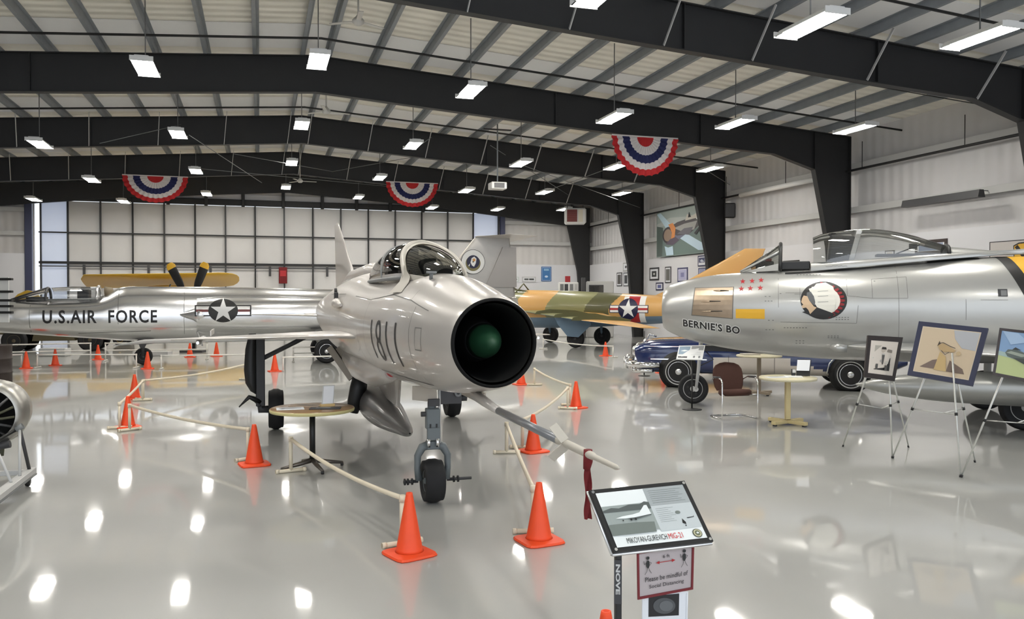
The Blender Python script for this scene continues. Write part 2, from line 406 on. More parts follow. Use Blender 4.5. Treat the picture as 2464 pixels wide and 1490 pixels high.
# portal frames
def frame(Y, idx, half=False):
    b = MB(); t = .16
    def web(poly): b.prism(poly, 'y', Y-.012, Y+.012, steel)
    zt = lambda x: ZR-SL*abs(x-XR)
    R = [(XR, 7.42), (6.9, 7.03), (12.9, 6.63), (15.5, 6.49), (17.0, 6.06)]
    def mir(x): return XR-(x-XR)
    for s in (1, -1):
        X = (lambda x: x) if s > 0 else mir
        xe = 18.35
        poly = [(X(x), z) for x, z in R]+[(X(17.55), 3.6), (X(17.85), 0), (X(xe), 0), (X(xe), zt(xe)), (X(XR), ZR)]
        # split web in two convex pieces
        web([(X(x), z) for x, z in R[:3]]+[(X(12.9), zt(12.9)), (X(XR), ZR)])
        web([(X(12.9), 6.63), (X(15.5), 6.49), (X(17.0), 6.06), (X(17.0), zt(17.0)), (X(12.9), zt(12.9))])
        web([(X(17.0), 6.06), (X(17.55), 3.6), (X(17.85), 0), (X(xe), 0), (X(xe), zt(xe)), (X(17.0), zt(17.0))])
        for (p, q) in zip(R[:-1], R[1:]): b.beam((X(p[0]), Y, p[1]), (X(q[0]), Y, q[1]), .22, .025, steel)
        b.beam((X(17.0), Y, 6.06), (X(17.55), Y, 3.6), .22, .025, steel, (1, 0, 0)); b.beam((X(17.55), Y, 3.6), (X(17.85), Y, .0), .22, .025, steel, (1, 0, 0))
        b.beam((X(xe), Y, 0), (X(xe), Y, zt(xe)), .22, .025, steel, (1, 0, 0)); b.beam((X(XR), Y, ZR), (X(xe), Y, zt(xe)), .22, .025, steel)
        for xs in (8.2, 12.9, 17.0): 
            zb = 6.95 if xs == 8.2 else (6.63 if xs == 12.9 else 6.06)
            b.beam((X(xs), Y, zb), (X(xs), Y, zt(xs)), .2, .02, steel, (1, 0, 0))
    fr = struct(b.build('trim_%d' % idx))
    if half: return fr
    for x in {1: (1.7, 3.7, 5.72, 7.73, 9.75, 12.6, 15.6), 2: ()}.get(idx, tuple(.95-2.1*k for k in range(8))+tuple(1.65+2.1*k for k in range(7))):
        if x < LX+1: continue
        zb = 7.42-(abs(x-XR))*.066; d = MB()
        d.beam((x, Y-.1, zb-.02), (x+.12, Y-.75, roofz(x)-.2), .06, .02, brace_m, (1, 0, 0)); struct(d.build('flange_brace', fr))
    return fr
for i, Y in enumerate(YF[2:]): frame(Y, i+1)
# end frame rafter against the far wall
b = MB()
for s in (1, -1):
    X = (lambda x: x) if s > 0 else (lambda x: 2*XR-x)
    b.prism([(X(XR), 7.45), (X(9.0), 6.95), (X(17.0), 6.1), (X(17.6), 3.5), (X(17.9), 0), (X(18.35), 0), (X(18.35), 7.15), (X(XR), ZR)], 'y', YE-.5, YE-.3, steel)
struct(b.build('trim_5'))
b = MB()
for i in range(2, 5):      # near-side pipe following the roof before every frame
    Y = YF[i]-2.05 if i > 2 else YF[i]-2.2
    b.tube([(LX, Y, roofz(LX)-.35), (XR, Y, roofz(XR)-.35), (WX, Y, roofz(WX)-.35)], .03, steel)
struct(b.build('trim_7'))
b = MB()
for i in range(2, 6):
    Y = YF[i]+2.5 if i < 5 else 40.6
    b.tube([(LX, Y, roofz(LX)-.28), (XR, Y, roofz(XR)-.28), (WX, Y, roofz(WX)-.28)], .012, steel, 6)
struct(b.build('trim_8'))
# long diagonal tie rods
b = MB()
for (p, q) in (((240, 345, 28.5), (435, 300, 30.2)), ((455, 325, 26.5), (630, 440, 37.5)), ((1075, 305, 37.5), (1010, 350, 26.5)), ((470, 405, 34), (1000, 455, 41)), ((560, 370, 31), (800, 413, 37)), ((800, 413, 37), (1150, 350, 31)),
               ((1250, 395, 27), (1540, 500, 37)), ((1700, 410, 27), (1780, 460, 32)), ((1300, 465, 33), (1480, 400, 27)), ((1180, 350, 29), (1400, 490, 40))):
    b.tube([AY(p[0], p[1], p[2]), AY(q[0], q[1], q[2])], .012, mgrey, 5)
struct(b.build('trim_9'))
# hangar door: mullions, rails, panels
dm = mat('door_lining', (.64, .63, .62), .5, noise=.08, nscale=.8, bump=.5, bscale=1.2)
door = MB(); door.box(((DX0+DX1)/2, YE-.05, DZ+.12), (DX1-DX0+.6, .35, .3), steel)
door = struct(door.build('door_1'))
N = 16; pw = (DX1-DX0)/N
bluel = mat('door_lining_backlit', (.72, .75, .80), .5)
_nt = bluel.node_tree; _t = _nt.nodes.new('ShaderNodeBsdfTranslucent'); _t.inputs[0].default_value = (.8, .82, .88, 1); _m = _nt.nodes.new('ShaderNodeMixShader'); _m.inputs[0].default_value = .45
_nt.links.new(_nt.nodes['Principled BSDF'].outputs[0], _m.inputs[1]); _nt.links.new(_t.outputs[0], _m.inputs[2]); _nt.links.new(_m.outputs[0], [n for n in _nt.nodes if n.type == 'OUTPUT_MATERIAL'][0].inputs[0])
for i in range(N):
    x = DX0+i*pw
    if i == 0: x += .28
    slabx(x+.03 if i else x, DX0+(i+1)*pw-.03, YE+.02, YE+.08, 0.02, DZ-.05, bluel if i in (0, N-1) else dm, 'door_panel', True, door)
for i in range(N+1):
    x = DX0+i*pw+(.28 if i == 0 else 0); m_ = MB(); m_.box((x, YE-.06, DZ/2), (.07, .14, DZ), steel if i % 2 else dgrey)
    struct(m_.build('mullion', door))
for z, h in ((5.15, .07), (3.68, .12), (3.5, .05)):
    m_ = MB(); m_.box(((DX0+DX1)/2+.1, YE-.13, z), (DX1-DX0-.2, .06, h), steel if h > .06 else dgrey); struct(m_.build('door_rail', door))
for i in range(1, N*1, 2):
    x = DX0+(i+.5)*pw; m_ = MB(); m_.box((x, YE-.16, 3.33), (.12, .06, .5), dgrey); struct(m_.build('door_roller', door))
m_ = MB(); m_.box((DX0-.2, YE-.2, DZ/2), (.32, .3, DZ), mat('post_blue_grey', C8(60, 64, 90), .5)); struct(m_.build('door_post', door))
m_ = MB(); m_.box((DX1+.2, YE-.2, DZ/2), (.25, .3, DZ), mat('post_blue_grey', C8(60, 64, 90), .5)); struct(m_.build('door_post', door))
# small centre panel above the door
slabx(-3.2, 5.6, YE-.06, YE+.0, 6.98, 7.3, plain, 'transom_panel', True, wb)
# end wall posts over the door
for x in (-6.2, -4.4, -2.6, -.8, 1.2, 3.2, 5.0, 6.8, 8.6):
    m_ = MB(); m_.box((x, YE-.22, 7.1), (.16, .2, .9), steel); struct(m_.build('wall_post', wb))

# ------------------------------------------------------------------ hanging lights
lampm = mat('lamp_glow', (1, 1, 1), .5, emit=(1, .965, .9), estr=42)
fixm = mat('fixture_white', (.75, .75, .74), .4)
cham = mat('lamp_rod', C8(150, 150, 150), .4)
def make_lamp(label, p, drop=.0):
    t = thing('hanging_light', label, 'ceiling light', p, 0, 'fluorescent lights hanging from the roof')
    L, w = 1.25, .42
    h = MB(); h.add([(-w/2, -L/2, 0), (w/2, -L/2, 0), (w/2, L/2, 0), (-w/2, L/2, 0), (-w*.3, -L/2, .1), (w*.3, -L/2, .1), (w*.3, L/2, .1), (-w*.3, L/2, .1)],
      [(4, 5, 6, 7), (0, 1, 5, 4), (1, 2, 6, 5), (2, 3, 7, 6), (3, 0, 4, 7)], fixm)
    h.box((0, L/2+.01, .03), (w+.02, .02, .1), fixm); h.box((0, -L/2-.01, .03), (w+.02, .02, .1), fixm); h.build('housing', t)
    g = MB(); g.box((0, 0, -.003), (w*.86, L*.96, .014), lampm); g.build('lens', t)
    return t
lamps = []
rows = [(11.0, [(1950, 62), (2358, 92)]),
 (18.6, [(350, 164), (766, 147), (1133, 220), (1478, 284), (1770, 298), (2058, 311)]),
 (26.2, [(95, 347), (428, 323), (726, 301), (994, 350), (1254, 394), (1483, 402), (1710, 407)]),
 (33.8, [(220, 433), (471, 412), (702, 392), (914, 428), (1123, 459), (1311, 463), (1497, 466)]),
 (41.4, [(80, 480), (297, 485), (497, 467), (688, 451), (863, 475), (1040, 500), (1198, 504), (1358, 504)])]
rown = ['the nearest row', 'the second row', 'the middle row', 'the fourth row', 'the row nearest the hangar door']
ordn = ['first', 'second', 'third', 'fourth', 'fifth', 'sixth', 'seventh', 'eighth']
src = None
for ri, (Y, L) in enumerate(rows):
    for li, (px, py) in enumerate(L):
        p = AY(px, py, Y); lab = 'lit white fluorescent light in %s, %s from the left' % (rown[ri], ordn[li])
        if src is None: t = make_lamp(lab, p); src = t
        else: t = copy_tree(src); t.location = p; t['label'] = lab
        rod = MB(); top = roofz(p.x)-p.z-.02
        rod.tube([(0, 0, .1), (0, 0, top)], .012, cham, 6)
        rod.build('hanger_rod', t)
# lights behind the camera (same rows continuing, seen only in reflections)
for Y in (11.0, 3.4):
    for x in ((-5.7, -2.25, 1.2, 4.65) if Y > 5 else (-5.7, 1.2, 8.2)):
        t = copy_tree(src); t.location = (x, Y, 6.3); t['label'] = 'lit fluorescent light overhead, out of the frame above'
        for c in list(t.children):
            if c.name.startswith('hanger_rod'): bpy.data.objects.remove(c)
        r_ = MB(); r_.tube([(0, 0, .1), (0, 0, roofz(x)-6.32)], .012, cham, 6); r_.build('hanger_rod', t)

# ------------------------------------------------------------------ camera, world, added soft fill from the world through the front left open
cam = bpy.data.cameras.new('camera'); co = bpy.data.objects.new('camera', cam); COL.objects.link(co)
cam.sensor_width = 36; cam.lens = 36*FPX/2464; cam.clip_start = .05; cam.clip_end = 300
co.location = CO; co.rotation_euler = (pi/2-PIT, 0, -YAW); SC.camera = co
w = bpy.data.worlds.new('world'); SC.world = w; w.use_nodes = True
w.node_tree.nodes['Background'].inputs[0].default_value = (.86, .92, 1, 1); w.node_tree.nodes['Background'].inputs[1].default_value = 1.1
SC.view_settings.view_transform = 'Standard'; SC.view_settings.look = 'None'; SC.view_settings.gamma = 1; SC.view_settings.use_curve_mapping = False
SC.view_settings.exposure = EXPO
# ================================================================== silver delta jet (centre)
def pl(body, sgn, name, parent, lines, mt, w=.008, off=.003, step=.12):
    sh = []
    for ln in lines:
        for q in line2(ln, w): sh.append((q, None, mt, off))
    return decal(name, sh, lambda u, v, o: body.side(u, v, sgn, o), parent, step)
seam = mat('panel_seam', C8(110, 108, 104), .6)
MO = Vector((1.571, 5.585, 0))
J = thing('jet_fighter', 'silver delta-wing jet with round black nose intake and 1811 on its side', 'airplane', MO)
JB = Body([(0, 1.944, 1.324, .305, 1.634), (.06, 1.962, 1.305, .325, 1.634), (.5, 2.035, 1.235, .395, 1.634), (1.0, 2.115, 1.175, .45, 1.634), (1.6, 2.165, 1.135, .495, 1.634), (2.2, 2.18, 1.105, .53, 1.634),
  (3.0, 2.19, 1.065, .565, 1.634), (4.0, 2.22, 1.03, .60, 1.634), (5.5, 2.30, 1.015, .62, 1.634), (7.0, 2.29, 1.015, .62, 1.634), (8.6, 2.23, 1.03, .60, 1.634), (10, 2.15, 1.08, .55, 1.634), (12, 2.06, 1.18, .46, 1.634), (13.0, 2.02, 1.23, .40, 1.634)], 'y')
b = MB(); ts = JB.loft(b, .02, 13.0, 70, silver, 64, extra=(.04, .07))
b.grid([JB.ring(.02, 64), JB.ring(0.0, 64, .985), JB.ring(0.0, 64, .95), JB.ring(.05, 64, .91)], mat('lip_black', (.008, .008, .008), .8, spec=.15), True, True)
b.grid([JB.ring(13.0, 64), JB.ring(13.0, 64, .85), JB.ring(12.5, 64, .75)], dgrey, True, True); b.cap(JB.ring(12.5, 64, .75), black)
b.build('fuselage', J)
duct = mat('inlet_black', (.006, .006, .006), .6)
b = MB(); b.lathe([(.279, .04), (.27, .3), (.26, .9), (.255, 1.3), (.001, 1.3)], duct, 48, (0, 0, 1.634), 'y', caps=False); b.build('air_intake', J, fix=False)
green = mat('radome_green', C8(26, 66, 42), .5, noise=.15, nscale=8)
b = MB(); b.lathe([(.001, .02), (.02, .028), (.05, .07), (.09, .16), (.118, .24), (.132, .32)], green, 40, (0, 0, 1.634), 'y')
b.lathe([(.132, .32), (.14, .35), (.175, .6), (.16, .9), (.13, 1.3)], duct, 40, (0, 0, 1.634), 'y'); b.build('shock_cone', J)
# ---- canopy
NC = 25
def crow(yb, yt, zt, hw, zb=None):
    out = []
    zb = 2.10+.02*min(1, max(0, (yb-1.3)))if zb is None else zb
    for k in range(NC+NC-1):
        a = pi*k/(2*NC-2); q = sin(a); out.append((-hw*cos(a)*(1+.06*sin(2*a)**2), yb+(yt-yb)*q**1.3, zb+(zt-zb)*q**.9))
    return out
ws = [crow(1.62+.42*s, 1.58+1.2*s**.9, 2.21+.30*s**.62, .10+.18*s**.5) for s in [(i/12)**1.7 for i in range(13)]]
tint = glassmat('canopy_glass_windscreen', (.50, .53, .46), .10)
tint2 = glassmat('canopy_glass', (.62, .60, .58), .14, .015)
def isfr(i, j, R, n):
    return i < 3 or i >= R-2 or j < 6 or j >= n-7
nn = 2*NC-1
g = MB(); g.grid(ws, tint, True, False, lambda i, j: None if (i >= 11 or j < 2 or j >= nn-3) else tint); g.build('windscreen_glass', J)
def grow(rows, e): 
    return [[(x*(1+e*3), y-(e if True else 0)*.3, z+e*.6*(z-2.1)/.4) for x, y, z in r] for r in rows]
g = MB(); g.grid(grow(ws, .012), cream, True, False, lambda i, j: cream if (i >= 11 or j < 2 or j >= nn-3) else None); g.grid([[(-.292, 2.06, 2.26), (-.298, 2.08, 2.2), (-.33, 2.10, 2.10), (-.43, 2.12, 1.99)], [(-.29, 2.04, 2.24), (-.285, 2.0, 2.17), (-.315, 1.96, 2.09), (-.41, 1.93, 2.0)], [(-.285, 2.02, 2.22), (-.265, 1.9, 2.145), (-.29, 1.83, 2.09), (-.375, 1.72, 2.0)]], cream)
g.build('windscreen_frame', J)
cr = [crow(2.04+3.06*s, 2.80+2.35*s, [2.51, 2.535, 2.54, 2.53, 2.505, 2.46, 2.39, 2.30, 2.22][i], [.285, .31, .335, .35, .355, .35, .32, .27, .18][i]) for i, s in enumerate([0, .1, .22, .35, .5, .64, .78, .9, 1.0])]
g = MB(); g.grid(cr, tint2, True, False, lambda i, j: None if (i >= 7 or j < 3 or j >= nn-4) else tint2); g.build('canopy_glass', J)
g = MB(); g.grid(cr, silver, True, False, lambda i, j: silver if (i >= 7 or j < 2 or j >= nn-3) else None)
g.tube([Vector(p)+Vector((0, 0, .004)) for p in cr[3]], .012, mgrey, 6); g.tube([Vector(p)+Vector((0, -.01, .004)) for p in cr[0]], .028, cream, 8)
for sg in (0, -1): g.tube([Vector(r[sg])+Vector((0, 0, .02)) for r in cr], .022, mgrey, 6)
g.build('canopy_frame', J)
g = MB(); g.box((0, 3.75, 2.2), (.42, .3, .46), black); g.box((0, 3.68, 2.42), (.26, .16, .16), dgrey); g.box((0, 3.3, 2.1), (.4, .9, .1), black); g.build('ejection_seat', J)
g = MB(); g.box((0, 2.55, 2.2), (.5, .3, .14), black); g.box((0, 2.4, 2.3), (.12, .2, .14), dgrey); g.build('gunsight', J)
# ---- wings, tailplanes, fin
def delta(sg, name):
    w_ = MB(); r0, t0 = .5*sg, 2.73*sg
    airfoil(w_, [((r0, 3.3, 1.53), (r0, 7.25, 1.46), (0, 0, .085)), ((r0*1.3, 3.75, 1.52), (r0*1.3, 7.2, 1.45), (0, 0, .08)), ((t0, 6.55, 1.38), (t0, 7.15, 1.37), (0, 0, .018))], silver)
    if sg < 0: w_.box((-2.2, 6.6, 1.475), (.015, .8, .07), silver)
    o = w_.build(name, J)
    f_ = MB(); f_.tube([(2.35*sg, 6.0, 1.36), (2.35*sg, 6.3, 1.355), (2.35*sg, 7.1, 1.36), (2.35*sg, 7.5, 1.37)], [.02, .045, .045, .015], alu, 10); f_.build('wing_fairing', o)
    return o
delta(-1, 'wing'); delta(1, 'wing')
def stab(sg):
    w_ = MB(); airfoil(w_, [((.35*sg, 10.9, 1.6), (.35*sg, 12.4, 1.6), (0, 0, .05)), ((1.75*sg, 12.5, 1.6), (1.75*sg, 13.1, 1.6), (0, 0, .015))], silver); w_.build('tailplane', J)
stab(-1); stab(1)
w_ = MB(); airfoil(w_, [((0, 8.3, 2.15), (0, 12.6, 2.0), (.075, 0, 0)), ((0, 10.0, 2.75), (0, 12.75, 2.7), (.06, 0, 0)), ((0, 11.75, 3.42), (0, 12.95, 3.50), (.035, 0, 0)), ((0, 11.95, 3.5), (0, 12.9, 3.56), (.012, 0, 0))], silver); w_.build('tail_fin', J)
w_ = MB(); w_.tube([(0, 5.1, 2.26), (0, 6.5, 2.33), (0, 9, 2.3), (0, 11.5, 2.15)], [.03, .13, .13, .05], silver, 14); w_.build('dorsal_spine', J)
# ---- belly parts
w_ = MB(); w_.tube([(-.27, 2.9, 1.20), (-.30, 3.2, 1.17), (-.33, 3.7, 1.13), (-.36, 4.8, 1.10), (-.38, 6.2, 1.12)], [.09, .13, .17, .17, .1], silver, 18); w_.build('cannon_fairing', J)
w_ = MB(); w_.tube([(-.275, 2.80, 1.215), (-.275, 2.95, 1.20)], [.062, .07], red, 16); w_.tube([(-.275, 2.79, 1.215), (-.275, 2.83, 1.215)], .035, darkred, 12); w_.build('muzzle_plug', J)
TC = mat('tank_grey', C8(120, 118, 116), .35, .3, coat=.2)
T = Body([(0, .47, .45, .01, .46), (.15, .52, .40, .06, .46), (.6, .565, .355, .11, .46), (1.3, .635, .285, .18, .46), (2.0, .69, .23, .235, .46), (2.8, .715, .215, .25, .46), (3.5, .66, .28, .19, .46), (4.3, .47, .45, .01, .46)], 'y')
b = MB(); T2 = T; b.grid([T.ring(.0001+4.29*i/34, 28) for i in range(35)], TC, True, True); dt = b.build('drop_tank', J, (0, 3.45, -.0))
b = MB(); airfoil(b, [((0, .7, .66), (0, 2.4, .66), (.04, 0, 0)), ((0, .55, 1.03), (0, 2.6, 1.03), (.045, 0, 0))], silver); b.build('tank_pylon', dt)
for sg in (-1, 1):
    b = MB(); airfoil(b, [((sg*.18, 3.5, .4), (sg*.18, 4.2, .4), (0, 0, .012)), ((sg*.5, 3.8, .28), (sg*.5, 4.3, .28), (0, 0, .006))], TC); b.build('tank_fin', dt)
# pitot boom
b = MB()
b.tube([(0.0, .55, 1.215), (0, .25, 1.19), (0, -.1, 1.172)], [.045, .036, .027], silver, 14); b.tube([(0, -.1, 1.172), (0, -1.3, 1.168)], [.027, .025], mat('boom_grey', C8(140, 142, 146), .3, .5), 14)
b.tube([(0, -1.3, 1.168), (0, -1.31, 1.168), (0, -1.62, 1.168), (0, -1.78, 1.168), (0, -1.80, 1.168), (0, -2.06, 1.168), (0, -2.10, 1.168)], [.026, .022, .022, .02, .015, .013, .004], cream, 14)
bo = b.build('pitot_boom', J)
for a in (radians(122), radians(232)):
    b = MB(); d = Vector((cos(a), 0, sin(a))); b.beam(Vector((0, -1.42, 1.168))+d*.02, Vector((0, -1.36, 1.168))+d*.11, .05, .006, cream, d.cross(Vector((0, 1, 0))).cross(d)); b.build('boom_vane', bo)
# numerals 1811 on the visible side
tv, tf = text_polys('1811', 1.12, .38, bold=-.012, spacing=1.15)
side = lambda u, v, o: JB.side(2.50-u, 1.365+v, -1, .004+o)
decal('number_marking', [(tv, tf, black, 0)], side, J, .04)
sh = []
for ln in ([(.95, 1.25), (.95, 1.88)], [(.62, 1.55), (.62, 1.72), (.78, 1.72), (.78, 1.55), (.62, 1.55)], [(2.95, 1.3), (2.95, 1.95)], [(3.4, 1.2), (3.4, 1.62)], [(5.2, 1.3), (5.2, 2.1)], [(.6, 1.85), (1.2, 1.93), (2.0, 1.98), (3.0, 1.93), (4.2, 1.97)], [(5.2, 2.0), (7.5, 2.0)], [(6.5, 1.6), (6.5, 2.15)], [(1.2, 1.93), (1.2, 2.1)], [(.95, 1.25), (2.9, 1.22)]):
    for q in line2(ln, .007): sh.append((q, None, seam, .003))
decal('panel_line', sh, lambda u, v, o: JB.side(u, v, -1, o), J, .1)
# small antennae and vanes on the nose
b = MB(); b.tube([(-.17, 1.42, 2.08), (-.19, 1.3, 2.16)], .016, mgrey, 8); b.box((-.19, 1.3, 2.165), (.09, .03, .02), mgrey, Matrix.Rotation(.5, 3, 'Z')); b.box((-.165, 1.5, 2.08), (.08, .09, .02), seam); b.build('probe', J)
b = MB(); b.box((-.58, 5.9, 1.96), (.05, .1, .13), black); b.tube([(-.58, 5.9, 2.0), (-.585, 5.9, 2.08)], [.025, .018], black, 8); b.build('antenna', J)
b = MB(); b.tube([(-.60, 5.6, 1.9), (-.63, 5.35, 1.88), (-.60, 5.0, 1.86)], [.05, .06, .02], silver, 10); b.build('scoop', J)
# ---- nose gear
ng = MB(); NY = 2.2; nx = -.0
L = lambda x, y, z: (nx+x, NY+y, z)
ng.tube([L(0, .04, 1.16), L(0, .02, .62)], .042, gearg, 12); ng.box(L(0, 0, .80), (.13, .1, .20), gearg); ng.box(L(.0, -.04, .66), (.12, .05, .12), gearg); ng.tube([L(-.11, 0, .845), L(.03, 0, .845)], .025, dgrey, 10)
ng.box(L(0, -.055, .96), (.11, .04, .07), dgrey); ng.tube([L(.062, -.02, 1.14), L(.066, -.02, .56)], .013, lgrey, 8); ng.tube([L(-.05, -.07, .62), L(-.05, -.07, .54)], .018, chrome, 8); ng.tube([L(.035, -.07, .62), L(.035, -.07, .54)], .018, chrome, 8)
for sg in (-1, 1):
    ng.box(L(sg*.03, -.055, .73), (.012, .01, .05), black)
    ng.tube([L(sg*.02, 0, .555), L(sg*.10, .0, .53), L(sg*.145, .0, .45), L(sg*.148, .0, .33), L(sg*.128, 0, .22)], [.045, .042, .034, .03, .04], gearg, 10)
ng.box(L(0, 0, .55), (.12, .09, .08), gearg); ng.tube([L(0, -.05, .665), L(0, -.06, .665)], .01, black, 8)
ng.build('nose_gear_strut', J)
wheel(J, 'nose_wheel', (nx, NY, .208), .208, .19, 'x', .5, gearg)
for sg, ln in ((-1, .13), (1, .23)):
    b = MB(); b.tube([L(sg*.14, 0, .21), L(sg*(.15+ln), 0, .21)], .015, dgrey, 10)
    for q in (.06, .10) if sg > 0 else (.05, .09, .12): b.tube([L(sg*(.14+q), 0, .21), L(sg*(.155+q), 0, .21)], .032, black, 12)
    b.build('axle_pin', J)
cd = mat('door_cream', C8(176, 168, 155), .5)
b = MB(); b.add([L(-.20, -.05, 1.12), L(.03, -.05, 1.12), L(.035, -.05, .955), L(-.02, -.05, .965), L(-.20, -.05, .99)], [(0, 1, 2, 3, 4)], cd); b.add([L(-.20, -.035, 1.12), L(.03, -.035, 1.12), L(.035, -.035, .955), L(-.02, -.035, .965), L(-.20, -.035, .99)], [(4, 3, 2, 1, 0)], cd)
b.add([L(-.20, -.05, 1.12), L(-.20, -.035, 1.12), L(-.2, -.035, .99), L(-.2, -.05, .99)], [(0, 1, 2, 3)], cd); b.build('nose_gear_door', J)
b = MB(); b.box((.17, 1.3, 1.13), (.014, .8, .10), cd); b.build('nose_gear_door', J)
b = MB(); b.box((.17, 2.2, 1.02), (.22, .05, .17), dgrey); b.tube([(.24, 2.17, 1.04), (.24, 2.15, 1.04)], .035, mgrey, 14); b.tube([(.24, 2.15, 1.04), (.24, 2.145, 1.04)], .015, black, 10); b.build('gear_bay_box', J)
# ---- main gear
mgA = W((663-1232)/2000*12.34, 12.34)-MO; mgB = W((1087-1232)/2000*13.64, 13.64)-MO
for i, (q, sg) in enumerate(((mgA, -1), (mgB, 1))):
    wheel(J, 'main_wheel', (q.x, q.y, .30), .30, .215, 'x', .5, gearg)
    b = MB(); sx = q.x+sg*.22
    b.tube([(sx, q.y, 1.42), (sx, q.y, .42)], .06, dgrey, 12); b.box((sx, q.y-.04, .88), (.13, .12, 1.05), dgrey); b.tube([(sx, q.y, .44), (sx, q.y, .30), (q.x, q.y, .30)], .06, dgrey, 10)
    b.tube([(sx-sg*.02, q.y-.05, 1.05), (q.x-sg*.5, q.y-.3, 1.42)], .035, dgrey, 10)
    b.tube([(sx, q.y-.06, .42), (sx+sg*.16, q.y-.1, .5), (sx+sg*.3, q.y-.12, .36)], [.05, .035, .008], black, 8)
    b.tube([(sx, q.y+.02, .52), (sx+sg*.1, q.y-.05, .45), (sx, q.y-.1, .36)], .02, dgrey, 8)
    b.build('main_gear_strut', J)
    b = MB(); b.grid([[(sx+sg*(.06+w_*f_), q.y-.1+.16*g_, z_) for f_, g_ in ((0, 0), (.5, -.15), (1, .2), (1, .8), (.5, 1), (0, 1))] for z_, w_ in ((1.42, .10), (1.2, .15), (.9, .17), (.7, .15), (.58, .08), (.54, .02))], black, True, True)
    b.build('main_gear_door', J)
# belly doors / brakes hanging
b = MB(); b.tube([AD(868, 905, 11.6)-MO, AD(862, 935, 11.6)-MO, AD(855, 965, 11.6)-MO, AD(848, 992, 11.6)-MO], [.11, .12, .11, .08], black, 10); b.build('belly_door', J)
b = MB(); b.tube([(.30, 4.9, 1.12), (.36, 4.85, .98), (.42, 4.8, .9), (.40, 4.75, .80)], [.05, .06, .06, .03], black, 8); b.build('belly_door', J)
b = MB(); b.beam(AD(792, 836, 11.9)-MO, AD(846, 912, 11.7)-MO, .09, .03, cd, CF); b.beam(AD(800, 836, 12.0)-MO, AD(852, 906, 11.8)-MO, .05, .03, black, CF); b.beam(AD(814, 836, 11.95)-MO, AD(858, 898, 11.75)-MO, .09, .03, cd, CF); b.beam(AD(828, 838, 12.0)-MO, AD(862, 888, 11.8)-MO, .06, .03, black, CF); b.build('wheel_well_door', J)
# remove-before-flight streamer on the boom
b = MB(); fy = -1.72
b.tube([(0, fy, 1.19), (0, fy, 1.13), (-.005, fy+.005, 1.09)], [.022, .024, .018], darkred, 10)
b.grid([[(-.018+.036*k/6, fy+.012*sin(k*1.3+i*.7), 1.10-.02*i) for k in range(7)] for i in range(14)], darkred); b.build('warning_streamer', J)

# ================================================================== polished jet behind it
FO = Vector((-3.3, 26.3, 0))
F = thing('jet_fighter', 'long polished metal jet with black lettering and white star behind the orange cones', 'airplane', FO)
FB = Body([(-8.2, 1.47, 1.43, .01, 1.45), (-6.5, 1.62, 1.2, .2, 1.42), (-4.6, 1.80, 1.02, .34, 1.42), (-3.5, 1.875, .97, .42, 1.42), (-2.4, 1.91, .88, .46, 1.42), (-1.0, 2.0, .76, .50, 1.42), (-.6, 2.24, .72, .5, 1.42), (0, 2.28, .70, .5, 1.42),
  (3, 2.26, .66, .52, 1.42), (6, 2.2, .66, .52, 1.42), (8, 2.16, .72, .5, 1.42), (10, 2.1, .85, .48, 1.42), (11.4, 1.98, .95, .42, 1.42)], 'x')
b = MB(); FB.loft(b, -8.19, 11.4, 80, polish, 56); b.cap(FB.ring(11.4, 56), dgrey); b.build('fuselage', F)
# side intakes
def fpx(px, py, yl=-.5): 
    p = AY(px, py, FO.y+yl); return p.x-FO.x, p.z
for sg in (-1, 1):
    NB = Body([(1.55, 1.93, .98, .30, 1.45), (2.2, 1.99, .90, .36, 1.45), (3.4, 2.0, .86, .36, 1.45), (5.0, 1.96, .88, .28, 1.45), (6.5, 1.9, .95, .1, 1.45)], 'x')
    b = MB(); rows_ = [[Vector((p.x, p.y+sg*.38, p.z)) for p in NB.ring(1.55+4.9*i/24, 36)] for i in range(25)]
    b.grid(rows_, polish, True, True); b.grid([rows_[0], [Vector((1.56, sg*.38+(p.y-sg*.38)*.93, 1.45+(p.z-1.45)*.93)) for p in rows_[0]], [Vector((2.1, sg*.38+(p.y-sg*.38)*.85, 1.45+(p.z-1.45)*.85)) for p in rows_[0]]], dgrey, True, True)
    b.build('side_intake', F)
    b = MB(); b.lathe([(.001, .98), (.06, 1.12), (.17, 1.45), (.26, 1.6), (.24, 1.9)], polish, 28, (0, sg*.46, 1.46), 'x'); b.build('intake_cone', F)
    if sg < 0: NS = NB
# wings
for sg in (-1, 1):
    b = MB(); airfoil(b, [((4.4, sg*.45, 1.52), (6.9, sg*.45, 1.46), (0, 0, .03)), ((5.7, sg*2.6, 1.2), (6.7, sg*2.6, 1.2), (0, 0, .015))], mat('wing_white', C8(214, 212, 208), .35, .1)); b.build('wing', F)
